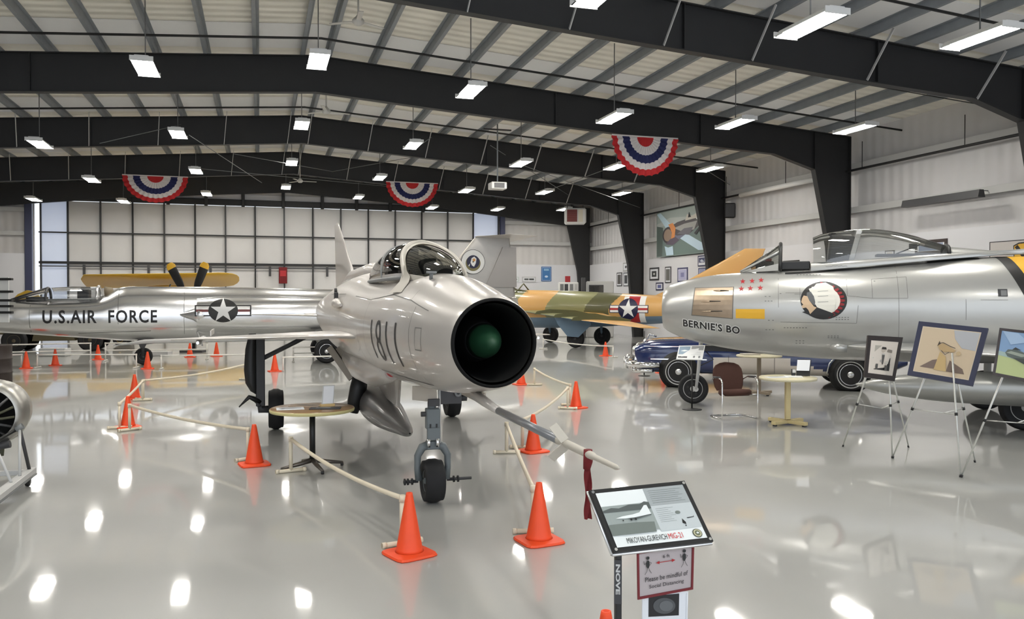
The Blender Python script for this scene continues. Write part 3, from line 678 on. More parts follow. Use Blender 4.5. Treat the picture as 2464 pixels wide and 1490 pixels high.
# fin, T-tail
def fq(px, py): p = AY(px, py, FO.y); return (p.x-FO.x, 0, p.z)
finm = mat('fin_silver', C8(176, 172, 166), .32, .6, noise=.05)
b = MB(); airfoil(b, [((8.3, 0, 2.1), (11.4, 0, 1.9), (0, .07, 0)), ((8.95, 0, 2.6), (11.35, 0, 2.5), (0, .06, 0)), ((9.95, 0, 3.85), (11.2, 0, 3.85), (0, .045, 0)), ((10.1, 0, 3.98), (11.2, 0, 3.98), (0, .04, 0))], finm)
tf_ = b.build('tail_fin', F)
b = MB(); b.prism([(10.35, 2.3), (10.95, 3.62), (11.4, 3.62), (11.42, 2.3)], 'y', -.085, .085, mat('rudder_grey', C8(160, 155, 150), .35, .6)); b.build('rudder', tf_)
for sg in (-1, 1):
    b = MB(); airfoil(b, [((10.0, 0, 3.95), (11.75, 0, 3.92), (0, 0, .05)), ((10.75, sg*1.6, 3.93), (11.65, sg*1.6, 3.9), (0, 0, .02))], silver); b.build('tailplane', F)
fs = lambda u, v, o: Vector((u, -.105-o, v))
ec = (8.95+.98, 3.12)
sh = [(circ(ec[0], ec[1], .40), None, black, 0), (circ(ec[0], ec[1], .385), None, white, .003), (circ(ec[0], ec[1]-.05, .25), None, mat('olive_trim', C8(120, 112, 70), .5), .006), (circ(ec[0], ec[1], .215), None, navy, .009),
  ([(ec[0]-.09, ec[1]-.02), (ec[0]-.05, ec[1]+.12), (ec[0]+.04, ec[1]+.17), (ec[0]+.11, ec[1]+.1), (ec[0]+.09, ec[1]-.04), (ec[0]+.03, ec[1]-.16), (ec[0]-.04, ec[1]-.12)], None, white, .012),
  (circ(ec[0]+.03, ec[1]+.06, .05, 12), None, mat('tan_dot', C8(210, 150, 80), .5), .015), (circ(ec[0]+.0, ec[1]+.0, .025, 8), None, black, .015), ([(ec[0]-.16, ec[1]-.12), (ec[0]-.1, ec[1]-.05), (ec[0]-.13, ec[1]-.16)], None, white, .012)]
decal('tail_badge', sh, fs, tf_)
# canopy
b = MB()
def arch(x, zt, hw, zb=1.86, n=13, lean=0): return [(x+lean*sin(pi*k/(n-1)), -hw*cos(pi*k/(n-1)), zb+(zt-zb)*sin(pi*k/(n-1))) for k in range(n)]
g = MB(); cg = glassmat('jet_canopy_clear', (.86, .88, .9), .10)
g.grid([arch(-3.35, 1.9, .12, 1.85), arch(-2.9, 2.06, .24, 1.86), arch(-2.45, 2.22, .33, 1.87)], cg); g.grid([arch(-2.35, 2.24, .34, 1.87), arch(-1.8, 2.27, .36, 1.88), arch(-1.15, 2.27, .36, 1.9)], cg); g.build('canopy_glass', F)
g = MB(); g.tube(arch(-2.42, 2.23, .335, 1.87), .035, dgrey, 6); g.tube(arch(-3.35, 1.9, .12, 1.85)[:1]+[(-2.9, -.24, 1.90), (-2.4, -.34, 1.9)], .025, dgrey, 6); g.tube([(-3.35, 0, 1.9), (-2.9, 0, 2.07), (-2.42, 0, 2.24)], .03, dgrey, 6)
g.tube([(-3.2, -.2, 1.89), (-2.75, -.30, 2.04), (-2.42, -.33, 2.12)], .02, dgrey, 6); g.tube([(-2.4, -.35, 1.90), (-1.1, -.37, 1.92)], .025, mgrey, 6); g.tube(arch(-1.12, 2.28, .365, 1.9), .04, alu, 8); g.build('canopy_frame', F)
g = MB(); g.box((-1.5, 0, 2.0), (.3, .4, .4), dgrey); g.tube([(-.95, 0, 2.08), (-.75, 0, 2.1)], [.2, .14], mat('canopy_tan', C8(120, 108, 88), .6), 16); g.box((-2.7, 0, 1.92), (.5, .3, .12), black); g.build('ejection_seat', F)
# lettering + star
tv, tf = text_polys('U.S.AIR  FORCE', 2.95, .37, bold=.022, spacing=1.16)
a0 = fpx(101, 778)
decal('lettering', [(tv, tf, black, 0)], lambda u, v, o: FB.side(a0[0]+u, 1.235+v, -1, .006+o), F, .06)
sx, sz = fpx(537, 748, -.75)
NF = lambda u, v, o: Vector((0, -.38, 0))+NS.side(u, v, -1, .008+o)
sh = []
for q in (rect(sx-.78, sz-.16, sx+.78, sz+.16),): sh.append((q, None, black, 0))
for s_ in (-1, 1):
    sh.append((rect(sx+s_*.74 if s_ < 0 else sx+.3, sz-.125, sx-.3 if s_ < 0 else sx+.74, sz+.125), None, alu, .003)); sh.append((rect(sx-.74 if s_ < 0 else sx+.3, sz-.035, sx-.3 if s_ < 0 else sx+.74, sz+.035), None, mat('faded_red', C8(120, 66, 66), .5), .006))
sh.append((circ(sx, sz, .41, 32, .335), None, black, .009))
sh.append((star(sx, sz, .36), None, mat('star_white', C8(225, 225, 225), .4), .012))
decal('star_insignia', sh, NF, F, .08)
# gear and underside
mw = fpx(735, 850, -.9)
for sg in (-1, 1):
    wheel(F, 'main_wheel', (5.2, sg*1.0, .36), .36, .22, 'y', .62, alu)
    b = MB(); b.tube([(5.2, sg*.85, .36), (5.0, sg*.6, .7), (4.9, sg*.4, 1.0)], .06, lgrey, 8); b.build('main_gear_strut', F)
wheel(F, 'nose_wheel', (.05, -.0, .25), .25, .16, 'y', .5, gearg)
b = MB(); b.tube([(.05, -.12, .25), (.05, -.1, .8)], .045, dgrey, 8); b.prism([(-.25, .62), (.0, .78), (.35, .62), (.15, .60), (.1, .5), (-.02, .5), (-.05, .6)], 'y', -.17, -.15, dgrey); b.build('nose_gear_strut', F)
b = MB(); b.tube([(1.55, -.4, .95), (1.7, -.45, .55)], [.03, .02], lgrey, 8); b.build('probe', F)
b = MB(); b.tube([(-.6, -.95, .62), (.2, -.95, .72), (4.0, -.95, .78), (6, -.95, .75), (7, -.95, .7)], [.01, .06, .09, .08, .01], lgrey, 12); b.build('missile_rail', F)
b = MB()
for ln in ([(-1.9, .98), (-.6, .93)], [(1.2, .8), (1.2, 2.2)]): 
    for q in line2(ln, .012): pass
decal('panel_line', [(q, None, seam, .004) for ln in ([(-.55, 1.2), (-.55, 2.2)], [(1.2, .9), (1.2, 2.2)], [(-2.8, 1.0), (-2.8, 1.75)], [(-1.6, .95), (.3, 1.0)]) for q in line2(ln, .012)], lambda u, v, o: FB.side(u, v, -1, o), F, .12)

# ================================================================== silver jet on the right
SO = Vector((7.0, 13.55, 0)); SR = -atan2(.5644, .8258)
S = thing('jet_fighter', 'big silver jet at right with a feathered-headdress emblem, red stars and open cockpit', 'airplane', SO, SR)
SX = Vector((cos(SR), sin(SR), 0)); SYv = Vector((-sin(SR), cos(SR), 0))
def sl(px, py, yl):   # photo point -> local (x, z) on plane y = yl
    p = APL(px, py, SO+SYv*yl, SYv)-SO; return p.dot(SX), p.z
SB = Body([(0, 2.11, 1.40, .36, 1.76), (.06, 2.16, 1.35, .39, 1.76), (.3, 2.25, 1.24, .45, 1.76), (.8, 2.345, 1.11, .54, 1.76), (1.4, 2.40, 1.015, .62, 1.76), (2.0, 2.44, .95, .68, 1.77), (3.0, 2.49, .90, .74, 1.77), (4.0, 2.56, .89, .78, 1.77), (5.0, 2.605, .89, .80, 1.77), (6.0, 2.60, .91, .80, 1.77), (8, 2.5, 1.05, .7, 1.75), (10, 2.3, 1.25, .48, 1.75), (10.6, 2.2, 1.35, .4, 1.75)], 'x')
b = MB(); SB.loft(b, 0, 10.6, 80, silver86, 64, extra=(.02, .04, .1))
r0 = SB.ring(0, 64)
b.grid([r0, SB.ring(-.015, 64, .97), SB.ring(0, 64, .93), SB.ring(.3, 64, .86), SB.ring(1.2, 64, .8)], silver86, True, True, lambda i, j: silver86 if i < 2 else duct); b.cap(SB.ring(1.2, 64, .8), duct); b.cap(SB.ring(10.6, 64), black)
b.build('fuselage', S, fix=False)
Sd = lambda u, v, o: SB.side(u, v, -1, .004+o)
# windscreen
g = MB(); wsr = [[(1.40+.62*s+(-.3+.3*s)*0, 0, 0)] for s in (0, 1)]
def warch(x0, xt, zt, hw, zb, n=13): return [(x0+(xt-x0)*sin(pi*k/(n-1)), -hw*cos(pi*k/(n-1)), zb+(zt-zb)*sin(pi*k/(n-1))) for k in range(n)]
wr_ = [warch(1.35+.62*s, 1.30+.68*s, 2.42+.47*s, .10+.23*s**.6, 2.38+.03*s) for s in (0, .25, .5, .75, 1)]
g.grid(wr_, glassmat('jet_windscreen', (.66, .68, .66), .12)); g.build('windscreen_glass', S)
g = MB(); g.grid([[Vector(p)+Vector((0, 0, .006)) for p in r] for r in wr_], silver86, True, False, lambda i, j: silver86 if (j in (0, 11) or i == 0 and j in (1, 10) or (j in (4, 7) and False)) else None)
g.tube(wr_[-1], .03, black, 8); g.tube([r[3] for r in wr_], .022, silver86, 6); g.tube([r[9] for r in wr_], .022, silver86, 6); g.build('windscreen_frame', S)
g = MB(); g.box((1.72, -.0, 2.50), (.3, .3, .16), black); g.box((1.78, -.05, 2.60), (.1, .12, .05), darkred); g.build('gunsight', S)
g = MB(); g.box((2.2, -.02, 2.50), (.50, .5, .14), black); g.build('cockpit_coaming', S)
cgl = glassmat('jet_canopy_clear2', (.88, .89, .88), .10)
kt = [(2.50, 2.98, .30, 2.52), (2.60, 3.03, .34, 2.53), (3.0, 3.09, .40, 2.55), (3.5, 3.10, .41, 2.585), (4.0, 3.0, .39, 2.62), (4.4, 2.86, .34, 2.65), (4.6, 2.79, .30, 2.66)]
def carch(t, n=21, e=1.0): zt, hw, zb = interp(kt, t); return [(t, -hw*e*cos(pi*k/(n-1)), zb+(zt-zb)*e*sin(pi*k/(n-1))**.8) for k in range(n)]
g = MB(); g.grid([carch(2.5+2.1*i/16) for i in range(17)], cgl); g.grid([carch(2.5), [(2.5, .0, 2.53)]*21], cgl); g.build('canopy_glass', S)
fr_ = MB()
def brow(t, lo): 
    hw = (.30+.11*min(1, (t-2.45)/.6)) if t < 4.3 else .41*max(.08, (5.7-t)/1.4)
    z1 = 2.53+(t-2.5)*.061; 
    return hw, z1
rws = []
for i in range(25):
    t = 2.46+3.3*i/24; hw, z1 = brow(t, 0); zb = 2.40+(t-2.5)*.085; zb = min(zb, z1-.01)
    rws.append([(t, -hw*1.06, zb), (t, -hw*1.08, (zb+z1)/2), (t, -hw, z1), (t, -hw*.9, z1+.01), (t, hw*.9, z1+.01), (t, hw, z1), (t, hw*1.08, (zb+z1)/2), (t, hw*1.06, zb)])
fr_.grid(rws, silver86, True, False, lambda i, j: None if (j == 3 and i < 13) else silver86); fr_.cap(rws[0], silver86)
fr_.tube(carch(4.55), .03, black, 6)
tr = []
for i in range(9):
    t = 4.55+1.25*i/8; f = 1-i/8; hw = max(.02, .30*f**.7); tr.append([(t, -hw*cos(pi*k/14), 2.63+.02*i/8+(.16*f)*sin(pi*k/14)) for k in range(15)])
fr_.grid(tr, silver86); fr_.build('canopy_frame', S)
g = MB(); g.box((2.95, 0, 2.75), (.4, .42, .5), dgrey, Matrix.Rotation(.1, 3, 'Y')); g.box((3.15, 0, 2.78), (.08, .5, .62), lgrey, Matrix.Rotation(.25, 3, 'Y')); g.box((2.88, 0, 2.93), (.14, .3, .14), dgrey); g.build('ejection_seat', S)
g = MB(); g.box((3.9, 0, 2.66), (.8, .3, .04), dgrey); g.beam((3.8, -.1, 2.68), (4.15, -.1, 2.82), .04, .02, black); g.box((4.05, -.1, 2.80), (.12, .03, .08), black); g.build('canopy_gear', S)
# dark gap strip under the canopy rail
decal('canopy_seam', [(q, None, black, .002) for q in line2([(2.05, 2.36), (2.6, 2.385), (3.2, 2.43), (4.0, 2.50), (4.6, 2.55), (5.0, 2.58)], .03)], Sd, S, .1)
# gun panel
bronze = mat('gun_panel_bronze', C8(168, 150, 130), .35, .8, noise=.25, nscale=7, coat=.2)
def P(px, py): return sl(px, py, -.66)
def poly(pts): return [P(*p) for p in pts]
gp = poly([(1668, 692), (1765, 690), (1763, 768), (1661, 760)])
sh = [(gp, None, seam, 0), (poly([(1670, 694), (1763, 692), (1761, 766), (1663, 758)]), None, bronze, .004)]
decal('gun_panel', sh, Sd, S, .08)
for (x0, y0, x1) in ((1711, 700, 1753), (1680, 727, 1733), (1682, 751, 1737)):
    a, c = P(x0, y0), P(x1, y0-2 if y0 > 710 else y0); b = MB()
    p0 = SB.side(a[0], a[1], -1, .0); p1 = SB.side(c[0], c[1], -1, .0); mid = (p0+p1)/2
    b.tube([p0, p0.lerp(p1, .25), mid, p0.lerp(p1, .8), p1], [.003, .018, .02, .016, .003], bronze, 10); b.tube([mid+Vector((0, -.017, .006)), p1+Vector((0, -.01, 0))], [.010, .006], black, 6); b.build('gun_port', S)
# stars, yellow panel, emblem, lettering
sh = [(star(*P(x, y), r), None, red, 0) for x, y, r in ((1783, 695, .052), (1805, 694, .052), (1829, 693, .052), (1786, 677, .05), (1809, 676, .05), (1831, 674, .05))]
decal('victory_stars', sh, Sd, S, .1)
decal('yellow_panel', [(poly([(1770, 744), (1840, 744), (1840, 768), (1770, 766)]), None, yellow, 0)], Sd, S, .1)
# lettering sloping down
a = P(1640, 795); c = P(1771, 799)
tv, tf = text_polys("BERNIE'S BO", .96, .13, bold=.028, spacing=1.08)
def bern(u, v, o):
    return SB.side(a[0]+u-.0, 1.455-.12*u/.96+v, -1, .004+o)
tb, tfb = text_polys("BERNIE'S BO", .96, .125, bold=.11, spacing=1.05)
decal('lettering', [([(x+.011*cos(k*pi/4), y+.011*sin(k*pi/4)) for x, y in tv], tf, white, 0) for k in range(8)]+[(tv, tf, black, .004)], bern, S, .04)
ex, ez = sl(1982, 723, -.74); ER, EZ = .355, .31
def E(pts): return [(ex+x*ER, ez+y*EZ) for x, y in pts]
ew = mat('feather_white', C8(226, 224, 214), .5); ef = mat('face_tan', C8(206, 178, 146), .5); eg = mat('hair_grey', C8(96, 98, 100), .5); er = mat('feather_red', C8(140, 24, 30), .5)
ea = [(E(circ(0, 0, 1, 40)), None, black, 0)]
fan = []
for k in range(15):
    an = radians(112-k*12.4); r1 = .93
    ca, sa = cos(an), sin(an); o_ = (-.32, -.02)
    tip = (o_[0]+1.0*ca*(1.22 if an < radians(60) else 1.0), o_[1]+sa*1.0)
    tip = (max(-.97, min(.97, tip[0])), tip[1])
    n_ = (-sa*.10, ca*.10)
    def sc_(p, f): return (o_[0]+(p[0]-o_[0])*f, o_[1]+(p[1]-o_[1])*f)
    L_ = sqrt(tip[0]**2+tip[1]**2)
    if L_ > .96: tip = (tip[0]*.96/L_, tip[1]*.96/L_)
    q = sc_(tip, .84)
    ea.append((E([(o_[0]+n_[0], o_[1]+n_[1]), (q[0]+n_[0], q[1]+n_[1]), (q[0]-n_[0], q[1]-n_[1]), (o_[0]-n_[0], o_[1]-n_[1])]), None, ew, .003))
    if k > 2: ea.append((E([(q[0]+n_[0]*.8, q[1]+n_[1]*.8), (tip[0]+n_[0]*.5, tip[1]+n_[1]*.5), (tip[0]-n_[0]*.5, tip[1]-n_[1]*.5), (q[0]-n_[0]*.8, q[1]-n_[1]*.8)]), None, er, .006))
ea.append((E([(-.66, .34), (-.3, .86), (.1, .92), (.42, .7), (.52, .1), (.48, -.5), (.3, -.62), (-.25, -.42)]), None, ew, .009))
ea.append((E([(-.93, -.62+.0), (-.3, -.36), (.3, -.62), (.5, -.72), (.1, -.97), (-.35, -.9), (-.6, -.78)]), None, black, .010))
ea.append((E([(-.72, .4), (-.55, .44), (-.42, .2), (-.36, -.1), (-.38, -.3), (-.6, -.05), (-.74, .1)]), None, eg, .012))
ea.append((E([(-.93, .1), (-.86, .24), (-.7, .2), (-.62, -.02), (-.42, -.32), (-.3, -.38), (-.58, -.72), (-.66, -.5), (-.76, -.38), (-.9, -.42), (-.96, -.3), (-.88, -.24), (-.97, -.1)]), None, ef, .014))
for yy in (.45, .2, -.1): ea += [(E(q), None, mgrey, .013) for q in line2([(-.25, yy), (.2, yy+.03)], .02)]
decal('nose_art', ea, Sd, S, .08)
# stencils as fine marks
sten = mat('stencil_grey', C8(110, 110, 108), .6); sh = []
rs = random.Random(3)
for (x0, y0, x1, y1) in ((1918, 660, 1980, 663), (1840, 713, 1860, 716), (1840, 724, 1862, 726), (1848, 770, 1868, 773), (1886, 788, 1945, 790), (1842, 793, 1866, 795), (2010, 763, 2045, 768), (1992, 808, 2022, 812), (1915, 820, 1940, 826), (1876, 706, 1882, 708), (2103, 676, 2112, 677)):
    n = max(1, int((x1-x0)/7))
    for i in range(n):
        xa = x0+(x1-x0)*i/n
        for yy in ((y0, y1) if y1-y0 > 3 else (y0,)): sh.append((poly([(xa, yy), (xa+4, yy), (xa+4, yy+1.6), (xa, yy+1.6)]), None, sten, 0))
for ln in ([(1985, 672), (1985, 700)], [(2038, 672), (2038, 712), (2098, 718), (2182, 718), (2182, 666), (2098, 672), (2098, 718)], [(1878, 775), (2060, 778), (2064, 735)], [(1890, 705), (1935, 705)], [(2320, 720), (2320, 770)], [(2355, 722), (2420, 722)], [(1873, 655), (1873, 740)], [(2160, 640), (2162, 835)], [(1925, 694), (1925, 722)], [(1912, 708), (1936, 708)]):
    for q in line2([P(*p) for p in ln], .006): sh.append((q, None, seam, -.002))
decal('stencil_marks', sh, Sd, S, .1)
q0 = sl(1980, 641, -.42)
decal('rail_script', [(q, None, black, 0) for q in line2([(3.0+.02+i*.022, 2.475+.009*sin(i*2.4+sin(i*1.7)*2)) for i in range(16)], .004)], lambda u, v, o: Vector((u-.33, -(brow(u-.33, 0)[0]*1.085+.004+o), v)), S)
decal('vent_opening', [(poly([(2397, 696), (2420, 696), (2420, 714), (2397, 714)]), None, dgrey, 0), (poly([(2404, 699), (2418, 699), (2418, 712), (2404, 712)]), None, mgrey, .003)], Sd, S)
# yellow band with black edges
bk = poly([(2375, 622), (2400, 634), (2430, 668), (2464, 726), (2490, 800), (2530, 800), (2500, 720), (2464, 680), (2440, 640), (2405, 620)])
def bandx(z): return 5.25+(2.6-z)*.42 if z > 1.5 else 5.71
rowsB = []; b = MB()
for off, w0, w1, mt in ((.004, -.02, .16, black), (.005, .16, .72, yellow), (.004, .72, .86, black)):
    rr = []
    for i in range(6):
        f = w0+(w1-w0)*i/5; r = []
        for k in range(49):
            an = -pi/2+2*pi*k/48
            t0_ = 5.3; zt, zb, a_, zc = interp(SB.tab, 5.4); z = zc+((zt-zc) if sin(an) > 0 else (zc-zb))*sin(an)
            t = bandx(z)+f; zt, zb, a_, zc = interp(SB.tab, t); r.append((t, (a_+off)*cos(an), zc+((zt-zc+off) if sin(an) > 0 else (zc-zb+off))*sin(an)))
        rr.append(r)
    b.grid(rr, mt)
b.build('yellow_band', S)
# wings
def swing(sg, parts=True):
    w_ = MB(); airfoil(w_, [((3.0, sg*.62, 1.16), (6.4, sg*.62, 1.18), (0, 0, .15)), ((3.5, sg*.95, 1.14), (6.5, sg*.95, 1.16), (0, 0, .12)), ((6.6, sg*4.6, 1.22), (8.2, sg*4.6, 1.22), (0, 0, .06))], silver86); return w_.build('wing', S)
wn = swing(-1); swing(1)
w_ = MB(); airfoil(w_, [((9.0, 0, 2.3), (10.9, 0, 2.2), (0, .08, 0)), ((10.6, 0, 4.0), (11.6, 0, 4.0), (0, .04, 0))], silver86); w_.build('tail_fin', S)
w_ = MB(); w_.tube([(2.75, -.68, 1.16), (2.85, -.70, 1.14), (3.0, -.70, 1.13)], [.03, .075, .06], silver86, 14); w_.build('wing_root_light', S)
TT = mat('tank_silver', C8(150, 150, 146), .3, .6, coat=.2)
da = W((2060-1232)/2000*12.2, 12.2, .80)-SO
dl = Vector((da.dot(SX), da.dot(SYv), .68))
DT = Body([(0, .01, -.01, .01, 0), (.3, .10, -.10, .11, 0), (.9, .19, -.19, .19, 0), (1.6, .23, -.23, .23, 0), (3.0, .24, -.24, .24, 0), (4.2, .12, -.12, .12, 0), (4.6, .01, -.01, .01, 0)], 'x')
b = MB(); b.grid([DT.ring(.0001+4.59*i/40, 28) for i in range(41)], TT, True, True); td = b.build('drop_tank', S, dl)
b = MB(); airfoil(b, [((2.0, 0, .2), (3.1, 0, .2), (0, .03, 0)), ((2.0, 0, .52), (3.3, 0, .52), (0, .03, 0))], silver86); b.build('tank_pylon', td)
# nose gear
gw = G(1668, 971); q = gw-SO; gx, gy = q.dot(SX), q.dot(SYv); gz = .275
wheel(S, 'nose_wheel', (gx, gy, gz), gz, .16, 'y', .66, lgrey)
b = MB()
for k in range(5):
    an = 2*pi*k/5+.3; b.tube([(gx+.10*cos(an), gy-.075, gz+.10*sin(an)), (gx+.10*cos(an), gy-.088, gz+.10*sin(an))], .022, black, 10)
b.build('wheel_hole', S)
b = MB(); b.tube([(gx+.06, gy-.11, gz), (gx+.10, gy-.10, .62), (gx+.14, gy+.0, 1.15)], [.028, .032, .04], lgrey, 10); b.tube([(gx+.06, gy-.13, gz), (gx+.06, gy-.05, gz)], .045, lgrey, 12)
b.tube([(gx+.16, gy-.02, 1.05), (gx+.36, gy-.02, .82), (gx+.12, gy-.04, .70)], .012, dgrey, 6); b.build('nose_gear_strut', S)
b = MB(); b.prism([(gx+.2, .98), (gx+.22, 1.1), (gx+1.2, 1.0), (gx+1.2, .93)], 'y', gy+.2, gy+.22, dgrey); b.box((gx+.6, gy, 1.03), (1.0, .3, .1), dgrey); b.build('nose_gear_door', S)
for sg in (-1, 1):
    wheel(S, 'main_wheel', (5.4, sg*1.2, .34), .34, .2, 'y', .6, lgrey); b = MB(); b.tube([(5.4, sg*1.05, .34), (5.4, sg*1.0, 1.1)], .06, lgrey, 8); b.build('main_gear_strut', S)

# ================================================================== camouflaged jet behind
KO = Vector((9.86, 34.1, 0)); KR = -atan2(.668, .744)
K = thing('jet_fighter', 'tan and green camouflaged swept-wing jet with a star near the far wall', 'airplane', KO, KR)
KX = Vector((cos(KR), sin(KR), 0)); KY = Vector((-sin(KR), cos(KR), 0))
def kl(px, py, yl): p = APL(px, py, KO+KY*yl, KY)-KO; return p.dot(KX), p.z
tan = mat('camo_tan', C8(204, 158, 92), .38, coat=.2); olive = mat('camo_green', C8(130, 130, 88), .38, coat=.2); dol = mat('camo_dark_green', C8(84, 84, 52), .4, coat=.2); bellyb = mat('camo_belly_blue', C8(104, 126, 146), .4)
KB = Body([(-3.2, 2.05, 1.05, .4, 1.5), (-2, 2.18, .85, .55, 1.5), (0, 2.28, .72, .68, 1.45), (3, 2.24, .72, .72, 1.45), (5.5, 2.12, .85, .66, 1.45), (7.5, 2.02, .98, .55, 1.45), (9.5, 1.95, 1.1, .4, 1.5), (10.4, 1.9, 1.2, .33, 1.5)], 'x')
def camo(i, j):
    t = -3.2+13.6*i/400; a = 2*pi*(j+.5)/120
    z = sin(a)
    if z < -.42: return bellyb
    tt = t+.35*sin(a*2+1)+.25*z
    for lim, c in ((.2, tan), (1.15, olive), (2.6, tan), (4.3, olive), (4.75, dol)):
        if tt < lim: return c
    if tt < 5.3: return dol
    return tan if tt < 12 else olive
b = MB(); b.grid([KB.ring(-3.2+13.6*i/400, 120) for i in range(401)], tan, True, True, camo); b.cap(KB.ring(10.4), black); b.cap(KB.ring(-3.2), black); b.build('fuselage', K)
for sg in (-1, 1):
    w_ = MB(); airfoil(w_, [((1.1, sg*.55, 1.42), (4.7, sg*.55, 1.36), (0, 0, .13)), ((4.2, sg*2.5, 1.14), (6.3, sg*2.5, 1.12), (0, 0, .09)), ((7.35, sg*4.35, .93), (8.1, sg*4.35, .92), (0, 0, .03))], tan, 10,
      lambda i, j: (bellyb if j >= 10 else (olive if (i == 0 and j < 4) else tan)))
    wo = w_.build('wing', K)
    for (yy, x0) in ((1.35, 2.6), (2.1, 3.7), (2.75, 4.7)):
        f_ = MB(); zc = 1.42-(yy-.55)*.137
        f_.prism([(x0-.45, zc-.02), (x0-.35, zc+.10), (x0+.2, zc+.19), (x0+1.3, zc+.15), (x0+1.9, zc+.03), (x0+1.8, zc-.05)], 'y', sg*yy-.012, sg*yy+.012, dol); f_.build('wing_fence', wo)
w_ = MB(); airfoil(w_, [((6.5, 0, 1.95), (10.3, 0, 1.85), (0, .09, 0)), ((7.85, 0, 2.55), (10.5, 0, 2.5), (0, .08, 0)), ((9.9, 0, 3.66), (10.85, 0, 3.66), (0, .05, 0)), ((10.15, 0, 3.80), (10.9, 0, 3.78), (0, .02, 0))], tan); w_.build('tail_fin', K)
for sg in (-1, 1):
    w_ = MB(); airfoil(w_, [((9.3, 0, 2.75), (10.4, 0, 2.75), (0, 0, .04)), ((10.2, sg*1.0, 2.8), (10.8, sg*1.0, 2.8), (0, 0, .02))], tan); w_.build('tailplane', K)
Kd = lambda u, v, o: KB.side(u, v, -1, .012+o)
k0 = kl(1500, 745, -.66)[0]
sh = [(rect(k0-.02, 1.0, k0+.85, 2.0), None, white, 0), (rect(k0+.17, 1.0, k0+.62, 2.0), None, red, .003)]
cxk, czk = kl(1511, 744, -.66)
sh += [(rect(cxk-.75, czk-.15, cxk+.8, czk+.15), None, navy, .006), (rect(cxk-.72, czk-.125, cxk+.77, czk+.125), None, white, .009), (rect(cxk-.72, czk-.04, cxk+.77, czk+.04), None, red, .012), (circ(cxk, czk, .40), None, navy, .015), (star(cxk, czk, .38), None, white, .018)]
decal('star_insignia', sh, Kd, K, .05)
# canopy details seen as small dark frames
b = MB(); 
for x in (-1.0, -.2, .9): b.tube([(x, -.35, 2.2), (x+.15, 0, 2.55), (x+.3, .35, 2.2)], .03, dol, 6)
b.build('canopy_frame', K)
g = MB(); g.grid([[(-1.2+2.6*i/8, -.36*cos(pi*k/10), 2.18+(.42 if 1 < i < 6 else .25)*sin(pi*k/10)*(1-abs(i-3.5)/6)) for k in range(11)] for i in range(9)], cg); g.build('canopy_glass', K)
for (px, py, yl, nm) in ((1325, 806, 1.6, 0), (1385, 828, -1.5, 1), (1449, 813, 1.2, 0)):
    p = G(px, 831)
    x_ = kl(px, 800, yl)[0]
    wheel(K, 'landing_wheel', (x_, yl, .36), .36, .22, 'y', .55, dgrey); b = MB(); b.tube([(x_, yl, .36), (x_, yl*.8, 1.15)], .06, bellyb, 8); b.build('gear_strut', K)
dx = kl(1385, 800, -1.75)[0]
b = MB(); b.prism([(dx-.95, 1.28), (dx-.2, 1.22), (dx+.55, 1.12), (dx+.62, .9), (dx+.1, .42), (dx-.35, .45), (dx-.75, .9)], 'y', -1.72, -1.69, bellyb); b.build('gear_door', K)
# ================================================================== cones and pipe barriers
def make_cone():
    t = thing('traffic_cone', 'orange traffic cone', 'traffic cone')
    b = MB(); b.lathe([(.112, .022), (.100, .05), (.027, .455), (.024, .473), (.016, .473), (.015, .45)], orange, 28); b.build('cone_body', t)
    b = MB(); pts = []
    for r_, z in ((.165, 0), (.172, .008), (.165, .022), (.11, .03)):
        row = []
        for k in range(32):
            a = 2*pi*k/32+pi/4; q = max(abs(cos(a)), abs(sin(a))); rr = r_ if r_ < .12 else r_/q*(1-.10*max(0, (1/q-1)/.414)**3); row.append((rr*cos(a), rr*sin(a), z))
        pts.append(row)
    b.grid(pts, orange, False, True); b.cap(pts[0], orange); b.build('base', t)
    return t
cones = [(985, 1335, .25, 'nearest orange cone, beside the bent white pipe in front of the small nose wheel'), (1297, 1303, .05, 'orange cone right of the small nose wheel, left of the information stand'), (612, 1119, .1, 'orange cone just left of the round table beside the jet'),
 (1283, 1087, .15, 'orange cone crossed by the long metal probe'), (1386, 982, .2, 'orange cone at right end of the curved pipe, right of the black intake'), (308, 1029, .3, 'orange cone behind a white pipe post, front one of the left pair'), (324, 960, .1, 'orange cone standing behind the other one of the left pair'),
 (355, 888, 0, 'orange cone beside the small black nose wheel of the polished jet'), (63, 887, .1, 'orange cone farthest left, beside the brown drum'), (133, 880, .2, 'orange cone behind the white rail, second from the left'), (236, 866, .1, 'orange cone behind the rail under the black lettering of the polished jet'),
 (457, 860, .1, 'orange cone under the polished jet, left one of the two by its middle'), (521, 858, .3, 'orange cone under the polished jet, right one of the two by its middle'), (661, 894, .1, 'orange cone between the dark landing strut and the far tyre'), (1457, 857, .2, 'orange cone in front of the camouflaged jet wing'),
 (1254, 926, .1, 'orange cone half hidden by the black nose intake'), (1596, 898, .2, 'orange cone tucked behind the blue and white car bumper'), (1458, 1710, .1, 'orange cone at the bottom edge beside the information stand')]
c0 = None
for px, py, rz, lab in cones:
    p = G(px, py)
    c = make_cone() if c0 is None else copy_tree(c0)
    c0 = c0 or c; c.location = (p.x, p.y, 0); c.rotation_euler = (0, 0, -YAW+rz+.4); c['label'] = lab; c['group'] = 'orange traffic cones marking off the aircraft'
PH = .375; PR = .021
